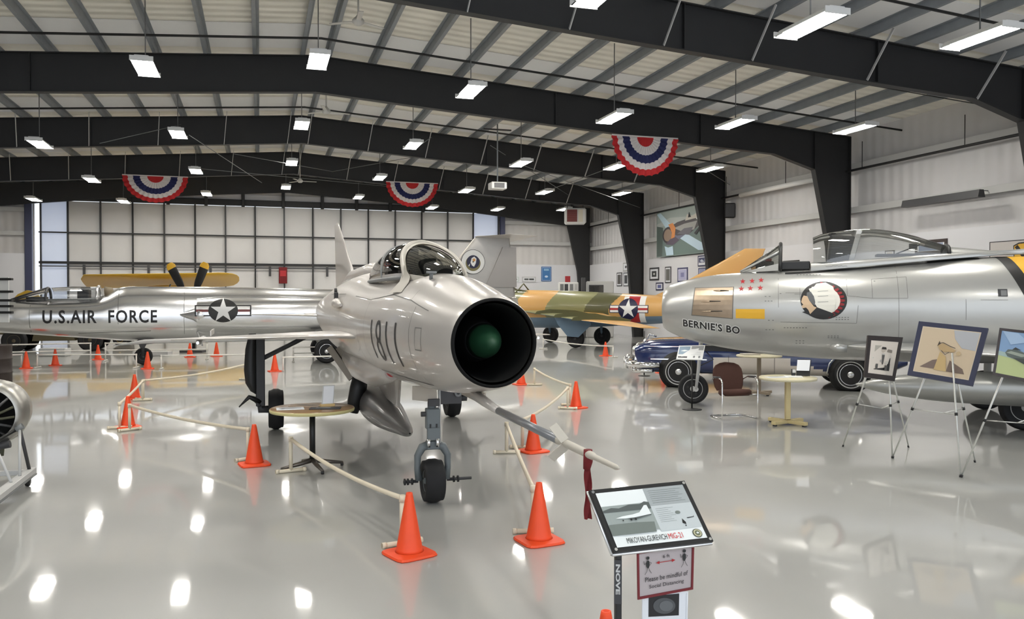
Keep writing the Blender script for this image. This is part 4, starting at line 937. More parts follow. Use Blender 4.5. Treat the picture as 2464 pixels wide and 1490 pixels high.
def barrier(A, B, label, sag=.03, m=pvc, h=PH, rails=1, bow=0.0, foot=.17, r=PR, group='white pipe barriers around the aircraft'):
    a, c = G(*A), G(*B); base = a.copy()
    t = thing('pipe_barrier', label, 'barrier', base, 0, group); c = c-base; a = Vector((0, 0, 0))
    d = c.normalized(); pr = Vector((-d.y, d.x, 0))
    for p in (a, c):
        b = MB(); b.tube([p+Vector((0, 0, r)), p+Vector((0, 0, h))], r, m, 10); b.tube([p+Vector((0, 0, h-.03)), p+Vector((0, 0, h+r*1.1))], r*1.25, m, 10); b.build('post', t)
        b = MB(); b.tube([p-pr*foot+Vector((0, 0, r)), p+pr*foot+Vector((0, 0, r))], r, m, 10)
        for s_ in (-1, 1): b.tube([p+pr*foot*s_*.8+Vector((0, 0, r)), p+pr*foot*s_+Vector((0, 0, r))], r*1.2, m, 10)
        b.build('foot', t)
    for k in range(rails):
        z = h-k*.3*h/.375*.5
        b = MB(); b.tube([a.lerp(c, i/14)+Vector((0, 0, z-sag*4*(i/14)*(1-i/14)))+pr*bow*4*(i/14)*(1-i/14) for i in range(15)], r*.95, m, 10); b.build('rail', t)
    return t
barrier((968, 1313), (700, 1137), 'bent cream pipe barrier from the nearest cone back past the round table', .06)
barrier((597, 1108), (312, 1037), 'cream pipe barrier between the left cone pair and the cone by the table', .04)
barrier((288, 1032), (343, 965), 'short cream pipe barrier joining the two cones of the left pair', .02)
barrier((345, 963), (592, 915), 'cream pipe barrier curving away toward the dark landing strut', .05)
barrier((1283, 1284), (1219, 1092), 'cream pipe barrier running back from the cone below the probe', .02)
barrier((1257, 1080), (1366, 985), 'cream pipe barrier between the two middle cones right of the jet', .06)
barrier((1372, 976), (1286, 928), 'thin pipe barrier behind the black intake, ending at the right cone', .04)
barrier((1307, 840), (1475, 861), 'white pipe barrier in front of the camouflaged jet', .06, pvcw)
barrier((90, 886), (328, 886), 'low white barrier between two far-left cones', .0, pvcw)
barrier((388, 889), (600, 886), 'low white barrier right of the small black nose wheel', .0, pvcw)
barrier((-20, 889), (52, 886), 'low white barrier running out of the frame at far left', .0, pvcw)
barrier((682, 894), (830, 890), 'low white barrier in front of the far black tyre', .0, pvcw)
barrier((-40, 876), (218, 869), 'taller two-rail white barrier at far left behind the cones', .0, pvcw, .55, 2)
barrier((254, 869), (498, 866), 'taller two-rail white barrier under the polished jet lettering', .0, pvcw, .55, 2)
barrier((706, 872), (860, 868), 'taller two-rail white barrier behind the far black tyre', .0, pvcw, .45, 2)

# ================================================================== tables, chair
paper = mat('paper_white', C8(222, 224, 228), .6); woodt = mat('table_wood', C8(150, 116, 76), .3, coat=.4, noise=.2, nscale=5); tedge = mat('table_edge', C8(206, 196, 140), .4)
p = G(752, 1128)
t = thing('round_table', 'round wooden table with papers on a black post beside the silver jet', 'table', (p.x, p.y, 0), -YAW)
b = MB(); b.lathe([(.001, .70), (.455, .70), (.47, .695), (.475, .68), (.47, .66), (.44, .655), (.001, .655)], woodt, 56, mats=[woodt, woodt, tedge, tedge, tedge, tedge]); b.build('tabletop', t)
b = MB(); b.tube([(0, 0, .66), (0, 0, .08)], .032, black, 14); b.lathe([(.14, .655), (.13, .64), (.04, .63)], black, 20); b.build('post', t)
b = MB()
for k in range(4):
    a = k*pi/2+.55; b.tube([(0, 0, .10), (.17*cos(a), .17*sin(a), .065), (.36*cos(a), .36*sin(a), .035)], [.03, .024, .016], mat('base_metal', C8(110, 104, 98), .3, .7), 8); b.tube([(.35*cos(a), .35*sin(a), .035), (.35*cos(a), .35*sin(a), 0)], .018, black, 8)
b.build('base', t)
TR = Matrix.Rotation(-YAW, 3, 'Z')
def onT(x, y, z): return p+TR @ Vector((x, y, 0))+Vector((0, 0, z))
def flat(name, label, cat, c, w, h, rz, m, z, extra=None, th=.004, group=None):
    o = thing(name, label, cat, (c.x, c.y, z), -YAW+rz, group); b = MB(); b.box((0, 0, th/2), (w, h, th), m); b.build('sheet' if th < .006 else 'cover', o)
    if extra: extra(o, th)
    return o
def lines_on(o, th, w=.18, h=.24, n=9):
    sh = [(rect(-w*.42, h*.4-i*h*.09, w*.42*(1 if i % 3 else .6), h*.4-i*h*.09-.006), None, mgrey, 0) for i in range(n)]
    decal('print', sh, lambda u, v, f: Vector((u, v, th+.001)), o)
flat('paper_sheet', 'white printed sheet lying at left of the round wooden table', 'paper', onT(-.22, -.12, 0), .30, .22, .3, paper, .701, lambda o, th: lines_on(o, th, .28, .2, 7))
flat('paper_sheet', 'greyish printed sheet lying at back of the round wooden table', 'paper', onT(-.10, .14, 0), .36, .2, -.2, mat('paper_tan', C8(176, 158, 140), .6), .701, lambda o, th: lines_on(o, th, .3, .18, 6))
flat('binder', 'dark open binder lying at front of the round wooden table', 'binder', onT(.17, -.10, 0), .34, .16, .1, dgrey, .701, lambda o, th: decal('page', [(rect(-.1, -.05, .06, .06), None, mgrey, 0)], lambda u, v, f: Vector((u, v, th+.001)), o), .01)
q = onT(.16, .05, .70)
t = thing('sign_holder', 'tilted white sheet in a clear holder on a wooden base, on the round table', 'sign holder', q, -YAW+.5)
b = MB(); b.box((0, 0, .02), (.16, .07, .03), mat('pine', C8(214, 184, 128), .5)); b.build('base', t)
b = MB(); b.slab((-.07, -.01, .03), (.07, -.01, .03), (.11, .07, .24), (-.03, .07, .24), .006, lgrey); b.build('backing', t)
b = MB(); b.slab((-.06, -.018, .04), (.06, -.018, .04), (.098, .06, .23), (-.022, .06, .23), .002, paper); b.build('sheet', t)

creamw = mat('cream_laminate', C8(206, 198, 168), .4, noise=.08); postc = mat('table_post_cream', C8(196, 180, 134), .45)
p2 = G(1895, 1022)
t = thing('round_table', 'round cream table with a cross-shaped wooden foot, right of the brown chair', 'table', (p2.x, p2.y, 0), -YAW)
b = MB(); b.lathe([(.001, .735), (.42, .735), (.43, .72), (.425, .695), (.40, .69), (.001, .69)], creamw, 48); b.build('tabletop', t)
b = MB(); b.box((0, 0, .39), (.075, .075, .62), postc); b.build('post', t)
b = MB()
for k in range(4):
    a = k*pi/2+.6; M = Matrix.Rotation(a, 3, 'Z'); b.box(M @ Vector((.17, 0, .05)), (.34, .08, .05), postc, M); b.box(M @ Vector((.3, 0, .012)), (.05, .05, .024), dgrey, M)
b.build('base', t)
def onU(x, y, z): return p2+TR @ Vector((x, y, 0))+Vector((0, 0, z))
flat('paper_sheet', 'loose white papers lying at left on the cream table', 'paper', onU(-.2, -.08, 0), .32, .2, .2, paper, .736, lambda o, th: lines_on(o, th, .26, .18, 6))
flat('booklet', 'white booklet lying in front of the small display on the cream table', 'booklet', onU(.08, -.02, 0), .26, .2, -.2, white, .736, None, .012)
q = onU(.26, .08, .736)
t = thing('display_holder', 'white sheet in a black tilted holder at right on the cream table', 'sign holder', q, -YAW-.25)
b = MB(); b.slab((-.10, -.02, .01), (.10, -.02, .01), (.13, .07, .26), (-.07, .07, .26), .008, black); b.build('holder', t)
b = MB(); b.slab((-.095, -.03, .09), (.09, -.03, .09), (.115, .055, .25), (-.075, .055, .25), .003, paper); b.build('sheet', t)
b = MB(); b.box((-.14, .0, .06), (.06, .05, .1), black); b.box((-.13, -.02, .08), (.05, .03, .05), lgrey); b.build('figurine', t)
p3 = G(1826, 950)
t = thing('table', 'brown pedestal table behind the brown chair in front of the car', 'table', (p3.x, p3.y, 0), -YAW)
b = MB(); b.lathe([(.001, .80), (.44, .80), (.45, .78), (.44, .765), (.001, .765)], creamw, 40); b.build('tabletop', t)
tb_ = mat('table_post_brown', C8(150, 136, 118), .5)
b = MB(); b.box((0, 0, .42), (.07, .07, .7), tb_); b.build('post', t)
b = MB()
for k in range(4):
    a = k*pi/2+.4; M = Matrix.Rotation(a, 3, 'Z'); b.box(M @ Vector((.15, 0, .05)), (.3, .08, .05), tb_, M); b.box(M @ Vector((.26, 0, .012)), (.04, .04, .024), dgrey, M)
b.build('base', t)
flat('flat_box', 'flat pale box lying on the brown pedestal table', 'box', p3+TR @ Vector((-.18, 0, 0)), .34, .24, .1, cream, .801, None, .03)

# chair
brownf = mat('brown_upholstery', C8(66, 38, 28), .85, noise=.12, nscale=40)
pc = G(1766, 1006)
t = thing('armchair', 'brown upholstered chair with bent chrome tube frame', 'chair', (pc.x, pc.y, 0), -YAW+.22)
b = MB()
rows_ = []
for i, (z, hw, y) in enumerate([(.43, .22, .22), (.5, .255, .235), (.6, .27, .25), (.7, .27, .27), (.78, .255, .285), (.84, .21, .295), (.875, .13, .30), (.885, .04, .30)]):
    rows_.append([(hw*cos(2*pi*k/28), y+.035*sin(2*pi*k/28)-.05*(1-cos(2*pi*k/28)**2)*0+.05*abs(cos(2*pi*k/28))**2*-1, z) for k in range(28)])
b.grid(rows_, brownf, True, True); b.cap(rows_[-1], brownf); b.cap(rows_[0], brownf); b.build('backrest', t)
b = MB(); rows_ = []
for (z, f) in ((.36, .5), (.365, .85), (.40, 1.0), (.44, 1.0), (.465, .88), (.47, .5)):
    rows_.append([(.265*f*cos(2*pi*k/32), -.03+.25*f*(sin(2*pi*k/32)), z+.02*sin(2*pi*k/32)*-1) for k in range(32)])
b.grid(rows_, brownf, True, True); b.cap(rows_[-1], brownf); b.cap(rows_[0], brownf); b.build('seat', t)
b = MB()
for s_ in (-1, 1):
    b.tube([(s_*.27, .22, .60), (s_*.30, .1, .66), (s_*.31, -.05, .665), (s_*.31, -.16, .65), (s_*.31, -.20, .60), (s_*.31, -.20, .3), (s_*.31, -.20, .04), (s_*.31, -.17, .013), (s_*.31, .0, .012), (s_*.30, .22, .012), (s_*.2, .27, .012), (0, .28, .012)], .0125, chrome, 10)
    b.tube([(s_*.31, -.19, .40), (s_*.2, -.1, .385)], .01, chrome, 8); b.tube([(s_*.31, .1, .66), (s_*.31, -.12, .672)], .018, dgrey, 8)
b.build('tube_frame', t)

# ================================================================== easels with pictures
def quadmap(TL, TR_, BR, BL, eye=None):
    n = (TR_-TL).cross(BL-TL).normalized()
    if n.dot((eye or CO)-TL) < 0: n = -n
    return (lambda u, v, o: (TL*(1-u)+TR_*u)*v+(BL*(1-u)+BR*u)*(1-v)+n*o), n
def picture(name, label, cat, corners, border, fm, art, depth=.02, group=None, inner=None):
    """corners TL,TR,BR,BL in 3D; border as a fraction of width; art: list of (poly in 0..1, mat)"""
    TL, TR_, BR, BL = [Vector(c) for c in corners]; base = (BL+BR)/2
    t = thing(name, label, cat, base, 0, group); f, n = quadmap(TL-base, TR_-base, BR-base, BL-base, CO-base)
    ar = (TR_-TL).length/(TL-BL).length; bx = border; by = border*ar
    b = MB()
    for (u0, v0, u1, v1) in ((0, 0, 1, by), (0, 1-by, 1, 1), (0, by, bx, 1-by), (1-bx, by, 1, 1-by)):
        P = lambda u, v, o: f(u, v, o)
        vs = [P(u0, v0, 0), P(u1, v0, 0), P(u1, v1, 0), P(u0, v1, 0), P(u0, v0, -depth), P(u1, v0, -depth), P(u1, v1, -depth), P(u0, v1, -depth)]
        b.add(vs, [(0, 1, 2, 3), (7, 6, 5, 4), (0, 4, 5, 1), (1, 5, 6, 2), (2, 6, 7, 3), (3, 7, 4, 0)], fm)
    b.build('frame', t)
    sh = [(rect(bx, by, 1-bx, 1-by), None, inner or paper, -.004)]
    for i, (pl_, m_) in enumerate(art): sh.append(([(bx+(1-2*bx)*x, by+(1-2*by)*y) for x, y in pl_], None, m_, -.004+.0012*(i+1)))
    decal('print', sh, f, t); return t, f
def easel(label, feet, tops, brace, m=mat('easel_aluminium', C8(205, 205, 200), .35, .5)):
    base = sum([Vector(f) for f in feet], Vector())/3
    t = thing('easel', label, 'easel', (base.x, base.y, 0), 0, 'folding display easels in front of the silver jet'); B = Vector((base.x, base.y, 0))
    for f, tp in zip(feet, tops):
        f, tp = Vector(f)-B, Vector(tp)-B; b = MB(); b.tube([f+Vector((0, 0, .012)), f.lerp(tp, .5), tp], [.008, .010, .011], m, 8)
        b.tube([f, f.lerp(tp, .02)], .012, black, 8); mid = f.lerp(tp, .5); b.tube([mid-(tp-f)*.012, mid+(tp-f)*.012], .017, black, 8); b.build('leg', t)
    b = MB(); mids = [(Vector(f).lerp(Vector(tp), .5)-B) for f, tp in zip(feet, tops)]; ce = sum(mids, Vector())/3-Vector((0, 0, brace))
    for q in mids: b.tube([q, ce], .006, m, 6)
    b.build('spreader', t); return t
# depths of each easel picture
woodd = mat('dark_wood_frame', C8(40, 30, 28), .35, coat=.3)
def sk(*c): return mat('art_%d_%d_%d' % c, C8(*c), .5)
e1 = [AD(2089, 807, 10.0), AD(2173, 812, 10.25), AD(2153, 918, 10.1), AD(2080, 908, 9.85)]
F1 = [G(2028, 1075), G(2147, 1103), G(2186, 1077)]
easel('aluminium easel holding the small portrait photograph', F1, [AD(2100, 860, 9.98), AD(2138, 850, 10.16), AD(2135, 850, 10.3)], .06)
pp = [([(.17, .12), (.83, .12), (.83, .86), (.17, .86)], sk(178, 172, 160)), ([(.2, .13), (.82, .13), (.8, .5), (.62, .62), (.35, .62), (.22, .45)], sk(40, 38, 38)),
 (circ(.50, .72, .085, 16, .075), sk(196, 184, 170)), ([(.41, .75), (.43, .82), (.57, .82), (.6, .75)], sk(50, 45, 42)), ([(.44, .62), (.56, .62), (.52, .4), (.47, .4)], sk(190, 185, 178)), (circ(.66, .36, .07, 14, .05), sk(205, 200, 190)), (circ(.44, .40, .05, 12, .04), sk(180, 175, 168)), ([(.45, .58), (.55, .58), (.53, .3), (.48, .3)], sk(90, 86, 84)), ([(.62, .68), (.8, .66), (.8, .74), (.64, .76)], sk(140, 130, 120)), (rect(.25, .13, .33, .3), sk(90, 88, 86)), (rect(.6, .13, .7, .28), sk(80, 78, 76))]
picture('framed_photograph', 'small dark-framed portrait of a person in a flight vest on an easel', 'picture', e1, .10, woodd, pp, .02, None, sk(222, 212, 200))
e2 = [AD(2211, 773, 9.75), AD(2378, 790, 9.25), AD(2340, 929, 9.1), AD(2183, 902, 9.6)]
F2 = [G(2148, 1103), G(2311, 1149), G(2346, 1113)]
easel('aluminium easel holding the large blue-framed print', F2, [AD(2245, 860, 9.7), AD(2291, 850, 9.32), AD(2290, 850, 9.6)], .03)
ap = [([(0, 0), (1, 0), (1, 1), (0, 1)], sk(204, 190, 168)), ([(.02, .02), (.98, .02), (.98, .98), (.02, .98)], sk(196, 178, 152)), ([(.55, .98), (.98, .98), (.98, .6), (.75, .62), (.6, .8)], sk(170, 172, 176)), ([(.1, .12), (.3, .3), (.42, .34), (.5, .12)], sk(112, 96, 88)), ([(.58, .1), (.6, .34), (.85, .2), (.9, .1)], sk(110, 94, 84)),
 ([(.36, .1), (.4, .5), (.52, .4), (.58, .1)], sk(186, 160, 112)), ([(.34, .62), (.42, .68), (.66, .56), (.64, .52), (.45, .5), (.38, .54)], sk(176, 150, 110)), ([(.33, .6), (.35, .72), (.38, .66)], sk(70, 60, 50)), (circ(.72, .5, .04, 12, .05), sk(184, 162, 128))]
ap += [(q, sk(60, 52, 46)) for q in line2([(.34, .66), (.42, .69), (.55, .63), (.65, .6)], .012)+line2([(.42, .52), (.5, .44), (.56, .5)], .01)]
picture('framed_print', 'large blue-framed print of a plane over clouds on an easel', 'picture', e2, .075, mat('blue_frame', C8(46, 50, 74), .4), ap, .03)
e3 = [AD(2405, 789, 8.75), AD(2560, 806, 8.2), AD(2538, 932, 8.05), AD(2388, 902, 8.6)]
F3 = [G(2313, 1149), G(2490, 1190), G(2520, 1150)]
easel('aluminium easel at the right edge holding the print of two jets', F3, [AD(2428, 870, 8.75), AD(2475, 850, 8.35), AD(2470, 850, 8.7)], .03)
aq = [([(0, 0), (1, 0), (1, 1), (0, 1)], sk(120, 152, 190)), ([(0, 0), (1, 0), (1, .35), (0, .42)], sk(172, 184, 132)), ([(0, .42), (1, .3), (1, .42), (0, .52)], sk(150, 172, 170)), ([(.02, 1), (.3, .98), (.5, .8), (.2, .7)], sk(150, 176, 206))]
for (x, y, s_) in ((.12, .5, 1), (.42, .82, .8)):
    aq += [([(x, y), (x+.04*s_, y+.08*s_), (x+.2*s_, y+.1*s_), (x+.5*s_, y+.0*s_), (x+.5*s_, y-.1*s_), (x+.2*s_, y-.12*s_), (x+.05*s_, y-.08*s_)], sk(80, 92, 90)), ([(x+.02, y), (x+.1*s_, y+.05*s_), (x+.45*s_, y), (x+.3*s_, y-.05*s_)], sk(140, 150, 140)), ([(x+.12*s_, y+.09*s_), (x+.17*s_, y+.15*s_), (x+.28*s_, y+.1*s_)], sk(40, 46, 50)), ([(x+.15*s_, y-.1*s_), (x+.4*s_, y-.22*s_), (x+.5*s_, y-.2*s_), (x+.35*s_, y-.08*s_)], sk(50, 60, 60))]
picture('framed_print', 'dark-framed print of two grey jets above green land, at the right edge', 'picture', e3, .045, mat('dark_purple_frame', C8(34, 26, 36), .4), aq, .03)

# ================================================================== information stand in the foreground
z1, z2 = 1.228, 1.037
k1 = [G(1418, 1180, z1), G(1647, 1157, z1), G(1717, 1303, z2), G(1478, 1330, z2)]
base = (k1[2]+k1[3])/2; base = Vector((base.x, base.y, 0))
t = thing('information_stand', 'tilted black-framed information panel on a post in the foreground', 'sign stand', base)
f, n = quadmap(*[c-base for c in k1], CO-base)
b = MB(); b.add([f(0, 0, 0), f(1, 0, 0), f(1, 1, 0), f(0, 1, 0), f(0, 0, -.018), f(1, 0, -.018), f(1, 1, -.018), f(0, 1, -.018)], [(0, 1, 2, 3), (7, 6, 5, 4), (0, 4, 5, 1), (1, 5, 6, 2), (2, 6, 7, 3), (3, 7, 4, 0)], black)
b.tube([f(0, 0, -.02), f(1, 0, -.02), f(1, 1, -.02), f(0, 1, -.02), f(0, 0, -.02)], .007, alu, 8)
for (u, v) in ((.025, .04), (.975, .04), (.975, .96), (.025, .96)): b.tube([f(u, v, 0), f(u, v, .004)], .006, chrome, 10)
pn = b.build('panel', t)
I = lambda pts: [(.045+.91*x, .065+.87*y) for x, y in pts]
g1, g2, g3, g4, g5 = sk(228, 232, 230), sk(84, 90, 88), sk(150, 158, 154), sk(112, 120, 114), sk(190, 196, 196)
sh = [(I(rect(0, 0, 1, 1)), None, g1, .001), (I(rect(0, .24, .53, .74)), None, g3, .002), (I([(0, .66), (.1, .70), (.18, .68), (.3, .73), (.42, .72), (.48, .76), (.53, .74), (.53, .62), (0, .62)]), None, g2, .003), (I([(0, .2), (.48, .2), (.5, .38), (.3, .4), (0, .40)]), None, g4, .003),
 (I([(.10, .50), (.18, .53), (.3, .545), (.38, .57), (.46, .69), (.49, .69), (.50, .52), (.36, .49), (.2, .485)]), None, g1, .004), (I([(.22, .47), (.3, .485), (.5, .52), (.5, .505), (.3, .45)]), None, g2, .0045), (I(circ(.26, .455, .012, 8, .02)), None, black, .005), (I(circ(.31, .455, .012, 8, .02)), None, black, .005), (I(circ(.17, .45, .008, 8, .014)), None, black, .005),
 (I(rect(.53, .66, 1, 1)), None, sk(160, 166, 166), .002), (I(rect(.53, .2, 1, .66)), None, g5, .002)]
for i in range(7): sh.append((I(rect(.57, .94-i*.038, .57+.38*(1-.25*((i*5) % 3)/3), .945-i*.038)), None, g4, .003))
for i in range(8): sh.append((I(rect(.57, .60-i*.035, .57+.2*(1-.4*((i*3) % 4)/4), .604-i*.035)), None, g4, .003))
sh += [(I([(.80, .30), (.815, .38), (.84, .31), (.835, .27)]), None, black, .003), (I(circ(.825, .25, .008, 8, .012)), None, black, .003), (I([(.87, .39), (.95, .395), (.96, .42), (.955, .385), (.88, .375)]), None, black, .003), (I(circ(.80, .5, .03, 10, .03)), None, g4, .003)]
sh += [(I(circ(.91, .095, .052, 26, .078)), None, sk(70, 76, 60), .003), (I(circ(.91, .095, .043, 26, .065)), None, sk(200, 196, 160), .004), (I(circ(.91, .095, .03, 26, .046)), None, sk(110, 116, 90), .005), (star(.045+.91*.91, .065+.87*.095, .022), None, g1, .006)]
tv, tf = text_polys('MIKOYAN-GUREVICH', .40, .085, bold=.0); sh.append(([(x+.16, y+.105) for x, y in tv], tf, sk(40, 40, 44), .003))
tv, tf = text_polys('MIG-21', .145, .085, bold=.0); sh.append(([(x+.575, y+.105) for x, y in tv], tf, sk(200, 40, 44), .003))
decal('printed_sheet', sh, f, pn)
# post with sticker
pb = G(1487, 1345, 1.0)-base
b = MB(); b.box((pb.x, pb.y, .52), (.022, .022, 1.02), black, None); b.build('post', t)
post2 = G(1600, 1345, 1.0)-base
b = MB(); b.box((post2.x+.04, post2.y+.16, .52), (.022, .022, 1.02), black); b.build('post', t)
b = MB(); b.box(((pb.x+post2.x)/2, (pb.y+post2.y)/2+.02, .02), (.5, .4, .02), black, Matrix.Rotation(-YAW, 3, 'Z')); b.build('base', t)
tv, tf = text_polys('NOVE', .11, .016, bold=.04)
nrm = (CO-base-pb); nrm.z = 0; nrm.normalize(); rt = Vector((-nrm.y, nrm.x, 0))
decal('sticker', [([(-.014, -.02), (.014, -.02), (.014, .14), (-.014, .14)], None, dgrey, 0), ([(-y+.008, .12-x+.0) for x, y in tv] if False else [(y-.008, .125-x) for x, y in tv], tf, lgrey, .001)], lambda u, v, o: Vector((pb.x, pb.y, .86))+nrm*(.0165+o)+rt*u+Vector((0, 0, v)), t)
# distancing notice
d1 = [AD(1533, 1329, 3.02), AD(1671, 1308, 3.13), AD(1668, 1419, 3.13), AD(1535, 1444, 3.02)]
dp, fd = picture('paper_notice', 'pink-grey notice reading Please be mindful of Social Distancing, below the panel', 'sign', d1, .035, mat('notice_red', C8(112, 30, 36), .6), [], .004, None, sk(176, 166, 166))
sh = []
def fig(cx, cy_, s_):
    o_ = [(circ(cx, cy_+.13*s_, .028*s_, 12, .036*s_), None, black, .001), (circ(cx, cy_, .03*s_, 12, .085*s_), None, black, .001)]
    for ln in ([(cx-.01, cy_-.07*s_), (cx-.02, cy_-.15*s_), (cx-.055*s_, cy_-.21*s_)], [(cx+.01, cy_-.07*s_), (cx+.03*s_, cy_-.14*s_), (cx+.06*s_, cy_-.2*s_)], [(cx-.02, cy_+.04*s_), (cx-.06*s_, cy_), (cx-.07*s_, cy_+.08*s_)], [(cx+.02, cy_+.05*s_), (cx+.06*s_, cy_+.02*s_), (cx+.03*s_, cy_-.03)]):
        for q in line2(ln, .007): o_.append((q, None, black, .001))
    return o_
sh += fig(.18, .71, 1)+fig(.82, .74, 1)
sh += [(q, None, red, .001) for q in line2([(.36, .71), (.62, .71)], .014)]+[([(.32, .71), (.38, .745), (.38, .675)], None, red, .001), ([(.66, .71), (.60, .745), (.60, .675)], None, red, .001)]
for s_, w_, x_, y_, h_ in (('6 ft', .12, .44, .79, .07), ('Please be mindful of', .76, .13, .34, .10), ('Social Distancing', .62, .20, .17, .10)):
    tv, tf = text_polys(s_, w_, h_, bold=.004); sh.append(([(x+x_, y+y_) for x, y in tv], tf, sk(44, 40, 44), .001))
decal('lettering', sh, fd, dp)
d2 = [AD(1546, 1424, 3.05), AD(1656, 1424, 3.13), AD(1653, 1560, 3.13), AD(1545, 1560, 3.05)]
picture('paper_notice', 'white sheet with a dark photograph of a helmet, under the distancing notice', 'sign', d2, .03, paper, [([(.12, .55), (.83, .58), (.83, .99), (.12, .94)], sk(26, 26, 28)), (circ(.48, .76, .26, 24, .15), sk(78, 80, 82)), (circ(.52, .76, .16, 20, .10), sk(98, 100, 102)), (rect(.2, .3, .8, .33), sk(90, 90, 90)), (rect(.2, .2, .7, .23), sk(90, 90, 90))], .004)

# small sign stand in front of the right jet + stanchion
sb = G(1665, 986)
t = thing('sign_stand', 'small tilted white information sign on a black round-footed stand by the nose wheel', 'sign stand', (sb.x, sb.y, 0))
D_ = 3900/(986-717); s1 = [AD(1634, 832, D_+.05), AD(1697, 831, D_+.05), AD(1690, 866, D_-.15), AD(1627, 864, D_-.15)]; sb0 = Vector((sb.x, sb.y, 0)); f, n = quadmap(*[c-sb0 for c in s1], CO-sb0)
b = MB(); b.add([f(u, v, o) for o in (0, -.02) for (u, v) in ((0, 0), (1, 0), (1, 1), (0, 1))], [(0, 1, 2, 3), (7, 6, 5, 4), (0, 4, 5, 1), (1, 5, 6, 2), (2, 6, 7, 3), (3, 7, 4, 0)], white); pn = b.build('panel', t)
decal('print', [(rect(.04, .35, .45, .92), None, sk(140, 160, 176), .002), (rect(.5, .65, .97, .95), None, sk(150, 150, 148), .002), ([(.1, .6), (.25, .68), (.4, .62), (.25, .55)], None, g1, .003), (rect(.05, .1, .4, .2), None, dgrey, .002), (circ(.66, .18, .04, 12, .08), None, mgrey, .002), (circ(.86, .18, .04, 12, .08), None, mgrey, .002)]+[(rect(.52, .3+i*.07, .9, .32+i*.07), None, lgrey, .002) for i in range(4)], f, pn)
b = MB(); b.tube([(0, 0, .02), (0, 0, .95)], .014, black, 8); b.build('post', t)
b = MB(); b.lathe([(.17, 0), (.17, .012), (.03, .03)], black, 28); b.build('base', t)
sb = G(1550, 905)
t = thing('stanchion', 'thin black stanchion on a round foot left of the car bumper', 'stanchion', (sb.x, sb.y, 0))
b = MB(); b.tube([(0, 0, .02), (0, 0, 1.13)], .016, black, 8); b.build('post', t); b = MB(); b.lathe([(.15, 0), (.15, .012), (.03, .03)], black, 24); b.build('base', t)
# ================================================================== two-tone car
cf = G(1633, 922); cr_ = G(2025, 930); dv = (cr_-cf); WB = dv.length; dv.normalize(); CRZ = atan2(dv.y, dv.x)
carblue = mat('car_blue', C8(24, 42, 92), .18, .1, coat=1); carwhite = mat('car_white', C8(206, 198, 188), .3, coat=.8); 
t = thing('car', 'vintage two-tone blue and white car with chrome bumper behind the right jet', 'car', (cf.x, cf.y, 0), CRZ)
CT = [(-.95, .86, .80, .66), (-.88, .92, .86, .40), (-.6, 1.0, .92, .30), (0, 1.04, .94, .28), (.9, 1.06, .95, .27), (1.5, 1.07, .95, .27), (3.2, 1.05, .95, .27), (WB, 1.0, .94, .3), (WB+.8, .92, .9, .36), (WB+1.15, .84, .84, .5)]
b = MB(); rows_ = []
NX = 60; x0, x1 = CT[0][0], CT[-1][0]
def se(a): return (abs(cos(a))**.35)*(1 if cos(a) > 0 else -1), (abs(sin(a))**.5)*(1 if sin(a) > 0 else -1)
for i in range(NX+1):
    x = x0+(x1-x0)*i/NX; zt, hw, zb = interp(CT, x); r_ = []
    for k in range(40):
        u, v = se(2*pi*k/40); zc = (zt+zb)/2; r_.append((x, hw*u, zc+(zt-zb)/2*v))
    rows_.append(r_)
def carm(i, j):
    x = x0+(x1-x0)*(i+.5)/NX; z = sum(rows_[i][jj % 40][2] for jj in (j, j+1))/2
    if x < .75: return carblue
    sp_ = .68 if x < 2.0 else .68-(x-2.0)*.27
    return carblue if z > sp_ else carwhite
b.grid(rows_, carblue, True, True, carm); b.cap(rows_[0], carblue); b.cap(rows_[-1], carwhite); b.build('body', t)
b = MB(); rr = []
for (z, xa, xb, hw) in ((1.02, 1.2, 3.9, .80), (1.38, 1.75, 3.35, .66), (1.45, 1.95, 3.15, .58)):
    rr.append([(xa, -hw, z), (xb, -hw, z), (xb, hw, z), (xa, hw, z)])
b.grid(rr, glassmat('car_glass', (.3, .34, .36), .2), False, True); b.cap(rr[-1], carwhite); b.build('greenhouse', t)
for (x_, y_) in ((0, -.86), (WB, -.86), (0, .86), (WB, .86)):
    wheel(t, 'wheel', (x_, y_, .345), .345, .2, 'y', .66, alu, ww=lgrey)
    if y_ < 0:
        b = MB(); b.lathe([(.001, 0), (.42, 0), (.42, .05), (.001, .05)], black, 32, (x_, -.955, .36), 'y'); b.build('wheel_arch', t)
for o in [c for c in t.children if c.name.startswith('wheel') and not c.name.startswith('wheel_arch')]:
    if o.location.y < 0: o.location.y = -.95
b = MB(); b.tube([(WB-.46, -.965, .36), (WB-.42, -.965, .56), (WB-.28, -.965, .74), (WB-.1, -.965, .8)], .018, chrome, 8); b.build('wheel_trim', t)
b = MB(); b.tube([(-.4, -.99, .48), (-.85, -.95, .48), (-1.08, -.75, .48), (-1.14, 0, .48), (-1.08, .75, .48), (-.85, .95, .48)], .065, chrome, 12)
b.tube([(-.55, -.95, .36), (-.95, -.85, .34), (-1.05, 0, .34), (-.95, .85, .34)], .05, chrome, 10)
for y_ in (-.5, .5): b.tube([(-1.16, y_, .36), (-1.18, y_, .62)], .05, chrome, 10)
b.build('bumper', t)
b = MB(); b.box((-.94, 0, .66), (.06, 1.1, .22), chrome)
for y_ in (-.66, .66): b.lathe([(.001, -1.02), (.10, -1.0), (.13, -.95), (.13, -.88), (.001, -.88)], chrome, 20, (0, y_, .76), 'x')
